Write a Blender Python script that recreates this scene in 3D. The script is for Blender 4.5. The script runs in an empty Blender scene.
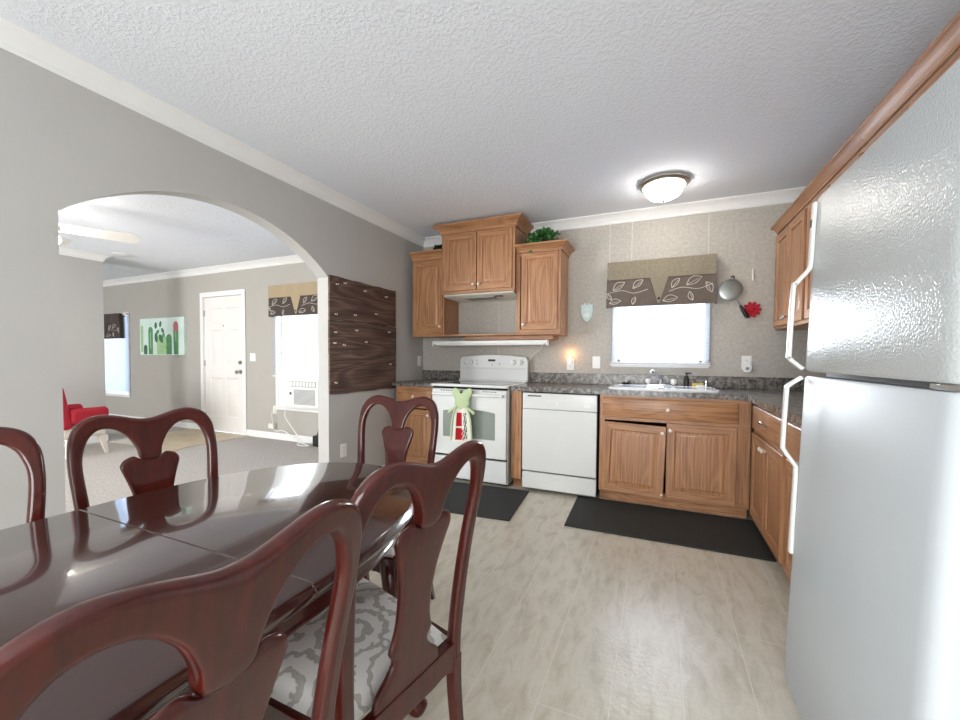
import bpy, bmesh, math, random
from mathutils import Vector, Matrix
random.seed(7)
S = bpy.context.scene
COL = S.collection
PI = math.pi

# ------------------------------------------------------------------ camera, world, lights, exposure
def setup_camera():
    f, px, py = 407.17, 473.5, 369.9
    yaw, pitch, roll = -0.4241, 0.0311, 0.0059
    fwd = Vector((math.sin(yaw)*math.cos(pitch), math.cos(yaw)*math.cos(pitch), -math.sin(pitch)))
    right = Vector((math.cos(yaw), -math.sin(yaw), 0)); up = right.cross(fwd)
    r2 = right*math.cos(roll) + up*math.sin(roll); u2 = -right*math.sin(roll) + up*math.cos(roll)
    cam = bpy.data.cameras.new('camera'); o = bpy.data.objects.new('camera', cam); COL.objects.link(o)
    M = Matrix((r2, u2, -fwd)).transposed().to_4x4(); M.translation = Vector((2.4697, -4.0548, 1.1675))
    o.matrix_world = M
    cam.sensor_width = 36; cam.lens = 36*f/960
    cam.shift_x = (480-px)/960; cam.shift_y = (py-360)/960
    cam.clip_start = 0.02
    S.camera = o
setup_camera()
S.view_settings.view_transform = 'Standard'
S.view_settings.look = 'None'
S.view_settings.gamma = 1
S.view_settings.use_curve_mapping = False
S.view_settings.exposure = 0.52
W = bpy.data.worlds.new('world'); S.world = W; W.use_nodes = True
W.node_tree.nodes['Background'].inputs[0].default_value = (0.80, 0.90, 1.0, 1)
W.node_tree.nodes['Background'].inputs[1].default_value = 1.5
def area(name, loc, rot, sx, sy, power, color):
    l = bpy.data.lights.new(name, 'AREA'); l.shape = 'RECTANGLE'; l.size = sx; l.size_y = sy
    l.energy = power; l.color = color
    o = bpy.data.objects.new(name, l); o.location = loc; o.rotation_euler = rot; COL.objects.link(o)
    return o
# daylight outside the back-wall windows; the three behind the camera are added fill (rotation: light shines along its local -Z)
area('daylight_kitchen_window', (2.475, 0.16, 1.44), (-PI/2, 0, 0), 0.78, 0.66, 30, (0.93, 0.97, 1))
area('daylight_living_window', (-1.90, 0.16, 1.32), (-PI/2, 0, 0), 0.90, 1.1, 20, (0.97, 0.99, 1))
area('daylight_far_window', (-6.5, 0.16, 1.2), (-PI/2, 0, 0), 0.9, 1.5, 13, (0.93, 0.97, 1))
area('added_fill_living_front', (-3.4, -6.35, 1.35), (PI/2, 0, 0), 2.6, 1.5, 260, (1, 0.97, 0.94))  # added fill for the living room, through an invented window
area('added_fill_living_end', (-6.25, -6.35, 1.35), (PI/2, 0, 0), 1.6, 1.5, 150, (1, 0.97, 0.94))  # added fill to brighten the dark far living room walls
area('added_fill_patio', (1.75, -6.35, 1.1), (PI/2, 0, 0), 2.1, 2.0, 118, (1, 0.97, 0.94))  # made-up frontal fill entering by an unseen patio door

# ------------------------------------------------------------------ materials
def nt(name):
    m = bpy.data.materials.new(name); m.use_nodes = True
    n = m.node_tree.nodes; l = m.node_tree.links
    return m, n, l, n['Principled BSDF']
def lin(c):
    if isinstance(c, str):
        c = [int(c[i:i+2], 16)/255 for i in (0, 2, 4)]
    return tuple(x/12.92 if x <= .04045 else ((x+.055)/1.055)**2.4 for x in c) + (1,)
def plain(name, c, rough=.5, metal=0, spec=.5, coat=0, bump=0, bscale=200, emit=0, ecol=None, trans=0, vary=0, vscale=4):
    m, n, l, b = nt(name)
    b.inputs['Base Color'].default_value = lin(c); b.inputs['Roughness'].default_value = rough
    b.inputs['Metallic'].default_value = metal; b.inputs['Specular IOR Level'].default_value = spec
    b.inputs['Coat Weight'].default_value = coat; b.inputs['Coat Roughness'].default_value = .05
    b.inputs['Transmission Weight'].default_value = trans
    if emit:
        b.inputs['Emission Color'].default_value = lin(ecol or c); b.inputs['Emission Strength'].default_value = emit
    tc = n.new('ShaderNodeTexCoord')
    nz = n.new('ShaderNodeTexNoise'); nz.inputs['Scale'].default_value = vscale; nz.inputs['Detail'].default_value = 5
    l.new(tc.outputs['Object'], nz.inputs['Vector'])
    hs = n.new('ShaderNodeHueSaturation'); hs.inputs['Color'].default_value = lin(c)
    mr = n.new('ShaderNodeMapRange'); mr.inputs['From Min'].default_value = .3; mr.inputs['From Max'].default_value = .7
    v = vary or .015
    mr.inputs['To Min'].default_value = 1-v; mr.inputs['To Max'].default_value = 1+v
    l.new(nz.outputs['Fac'], mr.inputs['Value']); l.new(mr.outputs[0], hs.inputs['Value'])
    l.new(hs.outputs[0], b.inputs['Base Color'])
    if bump:
        n2 = n.new('ShaderNodeTexNoise'); n2.inputs['Scale'].default_value = bscale; n2.inputs['Detail'].default_value = 2
        l.new(tc.outputs['Object'], n2.inputs['Vector'])
        bp = n.new('ShaderNodeBump'); bp.inputs['Strength'].default_value = bump; bp.inputs['Distance'].default_value = .004
        l.new(n2.outputs['Fac'], bp.inputs['Height']); l.new(bp.outputs[0], b.inputs['Normal'])
    return m
def ramp(n, stops):
    r = n.new('ShaderNodeValToRGB'); e = r.color_ramp.elements
    while len(e) < len(stops): e.new(.5)
    for i, (p, c) in enumerate(stops): e[i].position = p; e[i].color = lin(c)
    return r
def wood(name, axis, dark, mid, light, rough=.35, coat=0.0, grain=1.0, contrast=1.0, bump=.15, crough=.1, spec=.5):
    """wood with fine pores and cathedral figure; axis = grain direction in object space"""
    m, n, l, b = nt(name)
    tc = n.new('ShaderNodeTexCoord')
    def mapped(sa, sc):
        mp = n.new('ShaderNodeMapping'); s = [sc, sc, sc]; s[axis] = sa
        mp.inputs['Scale'].default_value = s; l.new(tc.outputs['Object'], mp.inputs['Vector']); return mp
    m1 = mapped(3.0*grain, 130*grain)
    f = n.new('ShaderNodeTexNoise'); f.inputs['Scale'].default_value = 1.0; f.inputs['Detail'].default_value = 4; l.new(m1.outputs[0], f.inputs['Vector'])
    m2 = mapped(1.1*grain, 7*grain)
    g = n.new('ShaderNodeTexNoise'); g.inputs['Scale'].default_value = 1.0; g.inputs['Detail'].default_value = 1.5; g.inputs['Distortion'].default_value = .4
    l.new(m2.outputs[0], g.inputs['Vector'])
    mul = n.new('ShaderNodeMath'); mul.operation = 'MULTIPLY'; mul.inputs[1].default_value = 9; l.new(g.outputs['Fac'], mul.inputs[0])
    fr = n.new('ShaderNodeMath'); fr.operation = 'PINGPONG'; fr.inputs[1].default_value = .5; l.new(mul.outputs[0], fr.inputs[0])
    a = n.new('ShaderNodeMath'); a.operation = 'MULTIPLY_ADD'; a.inputs[1].default_value = .55*contrast; l.new(fr.outputs[0], a.inputs[0])
    s2 = n.new('ShaderNodeMath'); s2.operation = 'MULTIPLY'; s2.inputs[1].default_value = .75; l.new(f.outputs['Fac'], s2.inputs[0])
    l.new(s2.outputs[0], a.inputs[2])
    r = ramp(n, [(.22, dark), (.5, mid), (.78, light)]); l.new(a.outputs[0], r.inputs[0])
    l.new(r.outputs[0], b.inputs['Base Color'])
    b.inputs['Roughness'].default_value = rough; b.inputs['Coat Weight'].default_value = coat; b.inputs['Coat Roughness'].default_value = crough; b.inputs['Specular IOR Level'].default_value = spec
    if bump:
        bp = n.new('ShaderNodeBump'); bp.inputs['Strength'].default_value = bump; bp.inputs['Distance'].default_value = .001
        l.new(f.outputs['Fac'], bp.inputs['Height']); l.new(bp.outputs[0], b.inputs['Normal'])
    return m
def speckle(name, stops, scale, rough=.35, detail=8, bump=0, distort=.3, scale2=None):
    m, n, l, b = nt(name)
    tc = n.new('ShaderNodeTexCoord')
    f = n.new('ShaderNodeTexNoise'); f.inputs['Scale'].default_value = scale; f.inputs['Detail'].default_value = detail
    f.inputs['Roughness'].default_value = .68; f.inputs['Distortion'].default_value = distort
    l.new(tc.outputs['Object'], f.inputs['Vector'])
    r = ramp(n, stops); l.new(f.outputs['Fac'], r.inputs[0]); l.new(r.outputs[0], b.inputs['Base Color'])
    b.inputs['Roughness'].default_value = rough
    if bump:
        n2 = n.new('ShaderNodeTexNoise'); n2.inputs['Scale'].default_value = scale2 or scale*2; n2.inputs['Detail'].default_value = 3
        l.new(tc.outputs['Object'], n2.inputs['Vector'])
        bp = n.new('ShaderNodeBump'); bp.inputs['Strength'].default_value = bump; bp.inputs['Distance'].default_value = .006
        l.new(n2.outputs['Fac'], bp.inputs['Height']); l.new(bp.outputs[0], b.inputs['Normal'])
    return m

OAKD, OAKM, OAKL = '85573a', 'b4845e', 'c69870'
M = {}
M['oak_v'] = wood('oak_vertical', 2, OAKD, OAKM, OAKL, contrast=.5)
M['oak_h'] = wood('oak_horizontal', 0, OAKD, OAKM, OAKL, contrast=.6)
M['oak_in'] = plain('cabinet_inside', '2a1d14', .8)
M['mahog'] = wood('mahogany_upright', 2, '380d08', '4e150c', '621f11', .28, .5, .5, .15, 0, .05, .3)
M['mahog_top'] = wood('mahogany_top', 1, '2a100c', '381611', '442018', .2, 1.0, .5, .4, 0, .06)
M['board'] = wood('dark_stained_pine', 1, '2e1d16', '533d34', '795e51', .65, 0, .8, 1.0, .5)
M['wall'] = plain('grey_paint', 'b8b6b2', .7, bump=.08, bscale=260)
M['white_trim'] = plain('white_trim_paint', 'e8e8e6', .4)
M['door_white'] = plain('door_white', 'e6e3de', .45)
M['appl'] = plain('white_enamel', 'e2e4e2', .22, coat=.3)
M['fridge'] = None
M['white_plastic'] = plain('white_plastic', 'e9e9e6', .35)
M['cream_plastic'] = plain('cream_plastic', 'e3dfd2', .4)
M['black'] = plain('black_plastic', '121212', .4)
M['dark'] = plain('dark_gap', '0d0c0b', .8)
M['glass_black'] = plain('black_glass', '141416', .06)
M['oven_glass'] = plain('oven_door_glass', '8b958d', .08, coat=.5)
M['chrome'] = plain('chrome', 'c9cbcd', .12, 1)
M['nickel'] = plain('brushed_nickel', 'b5b0a8', .3, 1)
M['brass'] = plain('aged_brass', 'a98d52', .3, 1)
M['ivory'] = plain('ivory_knob', 'e0d4c4', .25, coat=.4)
M['mat'] = plain('rubber_mat', '2b2d2c', .75, bump=.5, bscale=420)
M['sink'] = plain('sink_enamel', 'eef0f0', .12, coat=.4)
M['counter'] = speckle('grey_laminate', [(.3, '2d2a27'), (.45, '57524d'), (.55, '7d7974'), (.7, 'a8a5a1')], 34, .25)
M['red'] = plain('red_fabric', 'a5182a', .85, bump=.3, bscale=300)
M['cream'] = plain('cream_fabric', 'd9d0c4', .9, bump=.2, bscale=300)
M['leaf'] = plain('ivy_leaf', '3a6b33', .5, vary=.5, vscale=30)
M['leaf_dark'] = plain('dark_leaf', '16301c', .5, vary=.4, vscale=30)
M['stem'] = plain('green_stem', '3c5a2a', .6)
M['terracotta'] = plain('dark_pot', '2c2724', .6)
M['frog'] = plain('pale_green_cloth', 'c0d2a6', .9, bump=.3, bscale=400)
M['towel_white'] = plain('white_towel', 'ece8e0', .95, bump=.4, bscale=500)
M['cherry'] = plain('red_print', 'b3121d', .9)
M['leafprint'] = plain('dark_green_print', '24502a', .9)
M['taupe'] = plain('taupe_cloth', '8b8270', .9, bump=.6, bscale=250, vary=.14, vscale=60)
M['tan_cloth'] = plain('tan_cloth', 'a59478', .9, bump=.3, bscale=350)
M['valance_dark'] = plain('dark_taupe_cloth', '655a52', .8, bump=.2, bscale=300, vary=.1, vscale=20)
M['valance_brown'] = plain('dark_brown_cloth', '453a34', .8, bump=.2, bscale=300, vary=.1, vscale=20)
M['thread'] = plain('pale_thread', 'd8d2c6', .8)
M['steel'] = plain('pan_steel', '8f928f', .3, .9)
M['sponge'] = plain('yellow_sponge', 'd3bc62', .95, bump=.5, bscale=300)
M['mint'] = plain('mint_ceramic', 'c3ddda', .4)
M['canvas'] = plain('mint_canvas', 'd3e6de', .8, vary=.08)
M['cactus'] = plain('cactus_green', '568f62', .8, vary=.15, vscale=20)
M['cactus_d'] = plain('cactus_deep_green', '3c6b4c', .8, vary=.15, vscale=20)
M['cactus_l'] = plain('cactus_light_green', '9fc491', .8, vary=.15, vscale=20)
M['cactus_p'] = plain('cactus_pink', 'b96a70', .8)
M['grey_plastic'] = plain('grey_plastic', '8d9190', .5)
M['bulb'] = plain('lit_bulb', 'ffffff', .3, emit=50, ecol='fff6ea')
M['dome'] = plain('frosted_glass_dome', 'f6f3ee', .35, emit=17.0, ecol='fff8f0')
M['flame'] = plain('nightlight_bulb', 'ffd9b0', .3, emit=4, ecol='ffb070')
M['fan_white'] = plain('fan_blade_white', 'eceae4', .4)
M['vinyl_tan'] = speckle('tan_entry_vinyl', [(.3, 'b3a183'), (.7, 'cdbfa3')], 6, .4)
M['outside'] = plain('pale_siding', 'dfe4ea', .8)

def mat_ceiling():
    m, n, l, b = nt('knockdown_ceiling')
    tc = n.new('ShaderNodeTexCoord')
    b.inputs['Base Color'].default_value = lin('ebeff5'); b.inputs['Roughness'].default_value = .85
    v = n.new('ShaderNodeTexNoise'); v.inputs['Scale'].default_value = 62; v.inputs['Detail'].default_value = 3; v.inputs['Roughness'].default_value = .6
    l.new(tc.outputs['Object'], v.inputs['Vector'])
    r = n.new('ShaderNodeMapRange'); r.inputs['From Min'].default_value = .42; r.inputs['From Max'].default_value = .66
    l.new(v.outputs['Fac'], r.inputs['Value'])
    bp = n.new('ShaderNodeBump'); bp.inputs['Strength'].default_value = .4; bp.inputs['Distance'].default_value = .006
    l.new(r.outputs[0], bp.inputs['Height']); l.new(bp.outputs[0], b.inputs['Normal'])
    return m
M['ceiling'] = mat_ceiling()
def mat_fridge():
    m, n, l, b = nt('pebbled_fridge_enamel')
    tc = n.new('ShaderNodeTexCoord')
    b.inputs['Base Color'].default_value = lin('bfc4c5'); b.inputs['Specular IOR Level'].default_value = .28; b.inputs['Roughness'].default_value = .2
    v = n.new('ShaderNodeTexNoise'); v.inputs['Scale'].default_value = 170; v.inputs['Detail'].default_value = 1
    l.new(tc.outputs['Object'], v.inputs['Vector'])
    bp = n.new('ShaderNodeBump'); bp.inputs['Strength'].default_value = .55; bp.inputs['Distance'].default_value = .003
    l.new(v.outputs['Fac'], bp.inputs['Height']); l.new(bp.outputs[0], b.inputs['Normal'])
    return m
M['fridge'] = mat_fridge()
M['fridge_smooth'] = plain('fridge_enamel_satin', 'c2c8cb', .38, spec=.3, bump=.06, bscale=170)
def mat_floor():
    m, n, l, b = nt('beige_vinyl_tile')
    tc = n.new('ShaderNodeTexCoord')
    mp = n.new('ShaderNodeMapping'); mp.inputs['Rotation'].default_value = (0, 0, PI/2); mp.inputs['Location'].default_value = (0, -.085, 0)
    l.new(tc.outputs['Object'], mp.inputs['Vector'])
    br = n.new('ShaderNodeTexBrick'); br.inputs['Scale'].default_value = 1; br.inputs['Brick Width'].default_value = 1.37; br.inputs['Row Height'].default_value = .226
    br.inputs['Mortar Size'].default_value = .0022; br.inputs['Mortar Smooth'].default_value = .1; br.offset = .5
    br.inputs['Color1'].default_value = lin('d3cdbd'); br.inputs['Color2'].default_value = lin('ccc6b6'); br.inputs['Mortar'].default_value = lin('e4e1da')
    l.new(mp.outputs[0], br.inputs['Vector'])
    mp2 = n.new('ShaderNodeMapping'); mp2.inputs['Scale'].default_value = (11, 3.6, 1); mp2.inputs['Rotation'].default_value = (0, 0, .9); l.new(tc.outputs['Object'], mp2.inputs['Vector'])
    f = n.new('ShaderNodeTexNoise'); f.inputs['Scale'].default_value = 1.6; f.inputs['Detail'].default_value = 9; f.inputs['Roughness'].default_value = .62; f.inputs['Distortion'].default_value = .5
    l.new(mp2.outputs[0], f.inputs['Vector'])
    r = ramp(n, [(.32, 'a39984'), (.45, 'cbc3b1'), (.58, 'e2ddd0'), (.72, 'b9b09d')]); l.new(f.outputs['Fac'], r.inputs[0])
    mx = n.new('ShaderNodeMix'); mx.data_type = 'RGBA'; mx.blend_type = 'MIX'; mx.inputs[0].default_value = .45
    l.new(br.outputs['Color'], mx.inputs[6]); l.new(r.outputs[0], mx.inputs[7])
    mx2 = n.new('ShaderNodeMix'); mx2.data_type = 'RGBA'; mx2.inputs[7].default_value = lin('ddd9cf')
    l.new(br.outputs['Fac'], mx2.inputs[0]); l.new(mx.outputs[2], mx2.inputs[6])
    l.new(mx2.outputs[2], b.inputs['Base Color'])
    b.inputs['Roughness'].default_value = .3
    n2 = n.new('ShaderNodeTexNoise'); n2.inputs['Scale'].default_value = 60; n2.inputs['Detail'].default_value = 2; l.new(tc.outputs['Object'], n2.inputs['Vector'])
    ad = n.new('ShaderNodeMath'); ad.operation = 'SUBTRACT'; l.new(n2.outputs['Fac'], ad.inputs[0]); l.new(br.outputs['Fac'], ad.inputs[1])
    bp = n.new('ShaderNodeBump'); bp.inputs['Strength'].default_value = .32; bp.inputs['Distance'].default_value = .004
    l.new(ad.outputs[0], bp.inputs['Height']); l.new(bp.outputs[0], b.inputs['Normal'])
    return m
M['floor'] = mat_floor()
M['carpet'] = speckle('beige_carpet', [(.3, '948d86'), (.5, 'b3ada6'), (.7, 'c8c3bc')], 55, .95, 6, .8, .2, 180)
M['wallpaper'] = speckle('stone_wallpaper', [(.3, 'a49f95'), (.5, 'b2ada4'), (.7, 'bfbbb2')], 42, .6, 10, .05, .2, 200)
def mat_seat():
    m, n, l, b = nt('medallion_fabric')
    tc = n.new('ShaderNodeTexCoord')
    mp = n.new('ShaderNodeMapping'); mp.inputs['Scale'].default_value = (5.4, 5.4, 0); l.new(tc.outputs['Object'], mp.inputs['Vector'])
    v = n.new('ShaderNodeTexVoronoi'); v.inputs['Scale'].default_value = 1; v.inputs['Randomness'].default_value = 0; l.new(mp.outputs[0], v.inputs['Vector'])
    nz = n.new('ShaderNodeTexNoise'); nz.inputs['Scale'].default_value = 45; nz.inputs['Detail'].default_value = 1; l.new(tc.outputs['Object'], nz.inputs['Vector'])
    a = n.new('ShaderNodeMath'); a.operation = 'MULTIPLY_ADD'; a.inputs[1].default_value = .22; l.new(nz.outputs['Fac'], a.inputs[0]); l.new(v.outputs['Distance'], a.inputs[2])
    s = n.new('ShaderNodeMath'); s.operation = 'MULTIPLY'; s.inputs[1].default_value = 26; l.new(a.outputs[0], s.inputs[0])
    si = n.new('ShaderNodeMath'); si.operation = 'SINE'; l.new(s.outputs[0], si.inputs[0])
    r = ramp(n, [(.0, 'e4e2dd'), (.45, 'dedbd5'), (.6, 'aaa59d'), (1, 'b8b3aa')]); l.new(si.outputs[0], r.inputs[0])
    l.new(r.outputs[0], b.inputs['Base Color']); b.inputs['Roughness'].default_value = .8
    return m
M['seat'] = mat_seat()
M['seam'] = plain('wall_seam_strip', 'cdc8be', .6)
M['wall_taupe'] = plain('taupe_grey_paint', 'aeaaa2', .7, bump=.08, bscale=260)
def mat_slat():
    m, n, l, b = nt('blind_slat_vinyl')
    b.inputs['Base Color'].default_value = lin('bccbe0'); b.inputs['Roughness'].default_value = .5
    t = n.new('ShaderNodeBsdfTranslucent'); t.inputs[0].default_value = lin('c2d2ea')
    mx = n.new('ShaderNodeMixShader'); mx.inputs[0].default_value = .22
    l.new(b.outputs[0], mx.inputs[1]); l.new(t.outputs[0], mx.inputs[2]); l.new(mx.outputs[0], n['Material Output'].inputs[0])
    return m
M['slat'] = mat_slat()
def mat_glass():
    m, n, l, b = nt('window_glass')
    g = n.new('ShaderNodeBsdfGlossy'); g.inputs['Roughness'].default_value = .02
    t = n.new('ShaderNodeBsdfTransparent'); t.inputs[0].default_value = (.97, .985, 1, 1)
    mx = n.new('ShaderNodeMixShader'); mx.inputs[0].default_value = .05
    l.new(t.outputs[0], mx.inputs[1]); l.new(g.outputs[0], mx.inputs[2]); l.new(mx.outputs[0], n['Material Output'].inputs[0])
    return m
M['glass'] = mat_glass()

# ------------------------------------------------------------------ mesh helpers
class MB:
    def __init__(s): s.v = []; s.f = []; s.m = []
    def add(s, vs, fs, m=0):
        o = len(s.v); s.v += [tuple(v) for v in vs]
        for f in fs: s.f.append([o+i for i in f]); s.m.append(m)
        return s
    def box(s, x0, x1, y0, y1, z0, z1, m=0):
        v = [(x, y, z) for z in (z0, z1) for y in (y0, y1) for x in (x0, x1)]
        return s.add(v, [(0,2,3,1),(4,5,7,6),(0,1,5,4),(2,6,7,3),(0,4,6,2),(1,3,7,5)], m)
    def grid(s, rows, m=0, close_u=False, close_v=False):
        nu, nv = len(rows), len(rows[0]); vs = [p for r in rows for p in r]; fs = []
        for i in range(nu if close_u else nu-1):
            for j in range(nv if close_v else nv-1):
                a, b2 = i, (i+1) % nu; c, d = j, (j+1) % nv
                fs.append((a*nv+c, a*nv+d, b2*nv+d, b2*nv+c))
        return s.add(vs, fs, m)
    def rings(s, rows, m=0, caps=True):
        """closed cross-sections joined in order"""
        s.grid(rows, m, False, True); n = len(rows[0])
        if caps:
            s.add(rows[0], [tuple(range(n))[::-1]], m); s.add(rows[-1], [tuple(range(n))], m)
        return s
    def tube(s, path, r, n=8, m=0, caps=True):
        P = [Vector(p) for p in path]; rows = []; up = None
        for i, p in enumerate(P):
            t = (P[min(i+1, len(P)-1)] - P[max(i-1, 0)]).normalized()
            if up is None:
                up = Vector((0, 0, 1)) if abs(t.z) < .9 else Vector((1, 0, 0))
            a = t.cross(up)
            if a.length < 1e-6: a = t.cross(Vector((0, 1, 0)))
            a.normalize(); up = a.cross(t).normalized()
            rr = r[i] if isinstance(r, (list, tuple)) else r
            rows.append([p + a*math.cos(2*PI*k/n)*rr + up*math.sin(2*PI*k/n)*rr for k in range(n)])
        return s.rings(rows, m, caps)
    def lathe(s, prof, c=(0,0,0), axis='z', n=24, m=0, caps=True):
        rows = []
        for r, h in prof:
            row = []
            for k in range(n):
                a = 2*PI*k/n; x, y = r*math.cos(a), r*math.sin(a)
                q = {'z': (x, y, h), 'y': (x, h, -y), 'x': (h, x, y)}[axis]
                row.append((c[0]+q[0], c[1]+q[1], c[2]+q[2]))
            rows.append(row)
        return s.rings(rows, m, caps)
    def prism(s, poly, fn, a, b, m=0):
        """poly of 2D points; fn(u,v,w) -> xyz; extruded from w=a to w=b"""
        n = len(poly); v0 = [fn(u, v, a) for u, v in poly]; v1 = [fn(u, v, b) for u, v in poly]
        s.add(v0+v1, [tuple(range(n))[::-1], tuple(range(n, 2*n))] + [(i, (i+1) % n, n+(i+1) % n, n+i) for i in range(n)], m)
        return s
    def sphere(s, c, r, m=0, n=12, sc=(1,1,1)):
        rows = []
        k2 = n//2
        for i in range(k2+1):
            t = PI*i/k2; t = min(max(t, .02), PI-.02)
            rows.append([(c[0]+sc[0]*r*math.sin(t)*math.cos(2*PI*k/n), c[1]+sc[1]*r*math.sin(t)*math.sin(2*PI*k/n), c[2]-sc[2]*r*math.cos(t)) for k in range(n)])
        return s.rings(rows, m)
    def xf(s, fn):
        s.v = [tuple(fn(*p)) for p in s.v]; return s
    def build(s, name, mats, parent=None, bevel=0, seg=2, smooth=40, loc=None):
        me = bpy.data.meshes.new(name); me.from_pydata(s.v, [], s.f)
        if not isinstance(mats, (list, tuple)): mats = [mats]
        for q in mats: me.materials.append(q if not isinstance(q, str) else M[q])
        for p, i in zip(me.polygons, s.m): p.material_index = i
        bm = bmesh.new(); bm.from_mesh(me); bmesh.ops.remove_doubles(bm, verts=bm.verts, dist=1e-5)
        bmesh.ops.recalc_face_normals(bm, faces=bm.faces); bm.to_mesh(me); bm.free()
        if smooth:
            for p in me.polygons: p.use_smooth = True
            me.set_sharp_from_angle(angle=math.radians(smooth))
        o = bpy.data.objects.new(name, me); COL.objects.link(o)
        if parent: o.parent = parent
        if loc: o.location = loc
        if bevel:
            b = o.modifiers.new('bevel', 'BEVEL'); b.width = bevel; b.segments = seg; b.limit_method = 'ANGLE'; b.angle_limit = math.radians(50)
        return o
def tag(o, label, cat, group=None):
    o['label'] = label; o['category'] = cat
    if group: o['group'] = group
    return o
def thing(name, label, cat, loc=(0,0,0), rz=0, group=None):
    o = bpy.data.objects.new(name, None); COL.objects.link(o); o.empty_display_size = .1
    o.location = loc; o.rotation_euler = (0, 0, rz)
    return tag(o, label, cat, group)
def struct(o): o['kind'] = 'structure'; return o
def struct_empty(name, loc=(0,0,0)):
    o = bpy.data.objects.new(name, None); COL.objects.link(o); o.location = loc; o['kind'] = 'structure'; return o
def copy_tree(o, parent=None):
    c = o.copy(); COL.objects.link(c)
    if parent: c.parent = parent
    for ch in o.children: copy_tree(ch, c)
    return c
def cr(pts, k=6, closed=False):
    """Catmull-Rom through points of any dimension"""
    P = [Vector(p) if len(p) > 2 else Vector((p[0], p[1], 0)) for p in pts]; d = len(pts[0]); out = []; n = len(P)
    for i in range(n if closed else n-1):
        p0, p1, p2, p3 = (P[(i+j) % n] if closed else P[min(max(i+j, 0), n-1)] for j in (-1, 0, 1, 2))
        for q in range(k):
            t = q/k
            out.append(.5*((2*p1)+(p2-p0)*t+(2*p0-5*p1+4*p2-p3)*t*t+(3*p1-p0-3*p2+p3)*t**3))
    if not closed: out.append(P[-1])
    return [tuple(v[:d]) for v in out]
def rrect(w, h, r, n=5):
    out = []
    for cx, cy, a0 in ((w/2-r, h/2-r, 0), (-w/2+r, h/2-r, PI/2), (-w/2+r, -h/2+r, PI), (w/2-r, -h/2+r, 3*PI/2)):
        for i in range(n+1):
            a = a0+PI/2*i/n; out.append((cx+r*math.cos(a), cy+r*math.sin(a)))
    return out
XZ = lambda u, v, w: (u, w, v)      # outline in x,z extruded along y
XY = lambda u, v, w: (u, v, w)
YZ = lambda u, v, w: (w, u, v)

# ------------------------------------------------------------------ the room
H = 2.51
XR = 3.68          # right wall
YF = -6.2          # wall behind the camera
XL = -7.7          # far end of the living room
WT = .115          # thickness of the arch wall
struct(MB().box(-.06, XR, YF, 0, -.05, 0).build('floor', 'floor', smooth=0))
MB_ = MB().box(XL, -.06, YF, 0, -.05, .0)
struct(MB_.build('floor_carpet', 'carpet', smooth=0))
struct(MB().prism([(-4.25, -.002), (-2.95, -.002), (-2.95, -.9), (-2.6, -1.3), (-4.25, -1.3)][:3] + [(-2.86, -1.1), (-4.25, -1.1)], XY, 0, .006).build('floor_entry', 'vinyl_tan', smooth=0))
struct(MB().box(XL, XR, YF, .12, H, H+.08).build('ceiling', 'ceiling', smooth=0))
def wall_with_holes(name, x0, x1, z0, z1, y0, y1, holes, mat):
    """wall in the XZ plane between y0 and y1, rectangular holes (xa, xb, za, zb)"""
    mb = MB(); xs = sorted({x0, x1, *[h[0] for h in holes], *[h[1] for h in holes]})
    for a, b in zip(xs, xs[1:]):
        hs = sorted([(h[2], h[3]) for h in holes if h[0] <= a+1e-6 and h[1] >= b-1e-6]); z = z0
        for za, zb in hs:
            if za > z: mb.box(a, b, y0, y1, z, za)
            z = zb
        if z < z1: mb.box(a, b, y0, y1, z, z1)
    return struct(mb.build(name, mat, smooth=0))
KW = (2.12, 2.83, 1.13, 1.80)
LW = (-2.34, -1.46, .47, 1.92)
FW = (-6.95, -6.05, .47, 1.87)
wall_with_holes('wall_back', -WT/2, XR+.1, 0, H, 0, .12, [KW], 'wallpaper')
wall_with_holes('wall_back_living', XL-.1, -WT/2, 0, H, 0, .12, [LW, FW, (-3.97, -3.06, 0, 2.06)], 'wall_taupe')
wall_with_holes('wall_front', XL-.1, XR+.1, 0, H, YF-.12, YF, [(.7, 2.8, .02, 2.05), (-4.7, -2.1, .6, 2.05), (-7.05, -5.45, .6, 2.05)], 'wall')  # unseen openings added here to let the fill lights in
struct(MB().box(XR, XR+.1, YF, 0, 0, H).build('wall_right', 'wall', smooth=0))
struct(MB().box(XL-.1, XL, YF, 0, 0, H).build('wall_far_living', 'wall', smooth=0))
# arch wall
AY0, AY1, ASP, APK = -3.137, -1.489, 1.815, 2.125
def arch_pts(n=40):
    c, h = (AY0+AY1)/2, (AY1-AY0)/2; rise = APK-ASP; Rr = (h*h+rise*rise)/(2*rise); a = math.asin(h/Rr)
    return [(c+Rr*math.sin(t), APK-Rr+Rr*math.cos(t)) for t in [-a+2*a*i/n for i in range(n+1)]]
mb = MB()
mb.box(-WT, 0, YF, AY0, 0, H); mb.box(-WT, 0, AY1, 0, 0, H)
ap = arch_pts()
for (ya, za), (yb, zb) in zip(ap, ap[1:]):
    mb.add([(x, y, z) for x in (-WT, 0) for y, z in ((ya, za), (yb, zb), (yb, H), (ya, H))], [(0,1,2,3), (7,6,5,4), (0,4,5,1), (2,6,7,3)])
struct(mb.build('wall_left', 'wall', smooth=30))
struct(MB().box(-5.0, -4.36, YF, -1.08, 0, H).build('wall_partition', 'wall', smooth=0))
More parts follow.
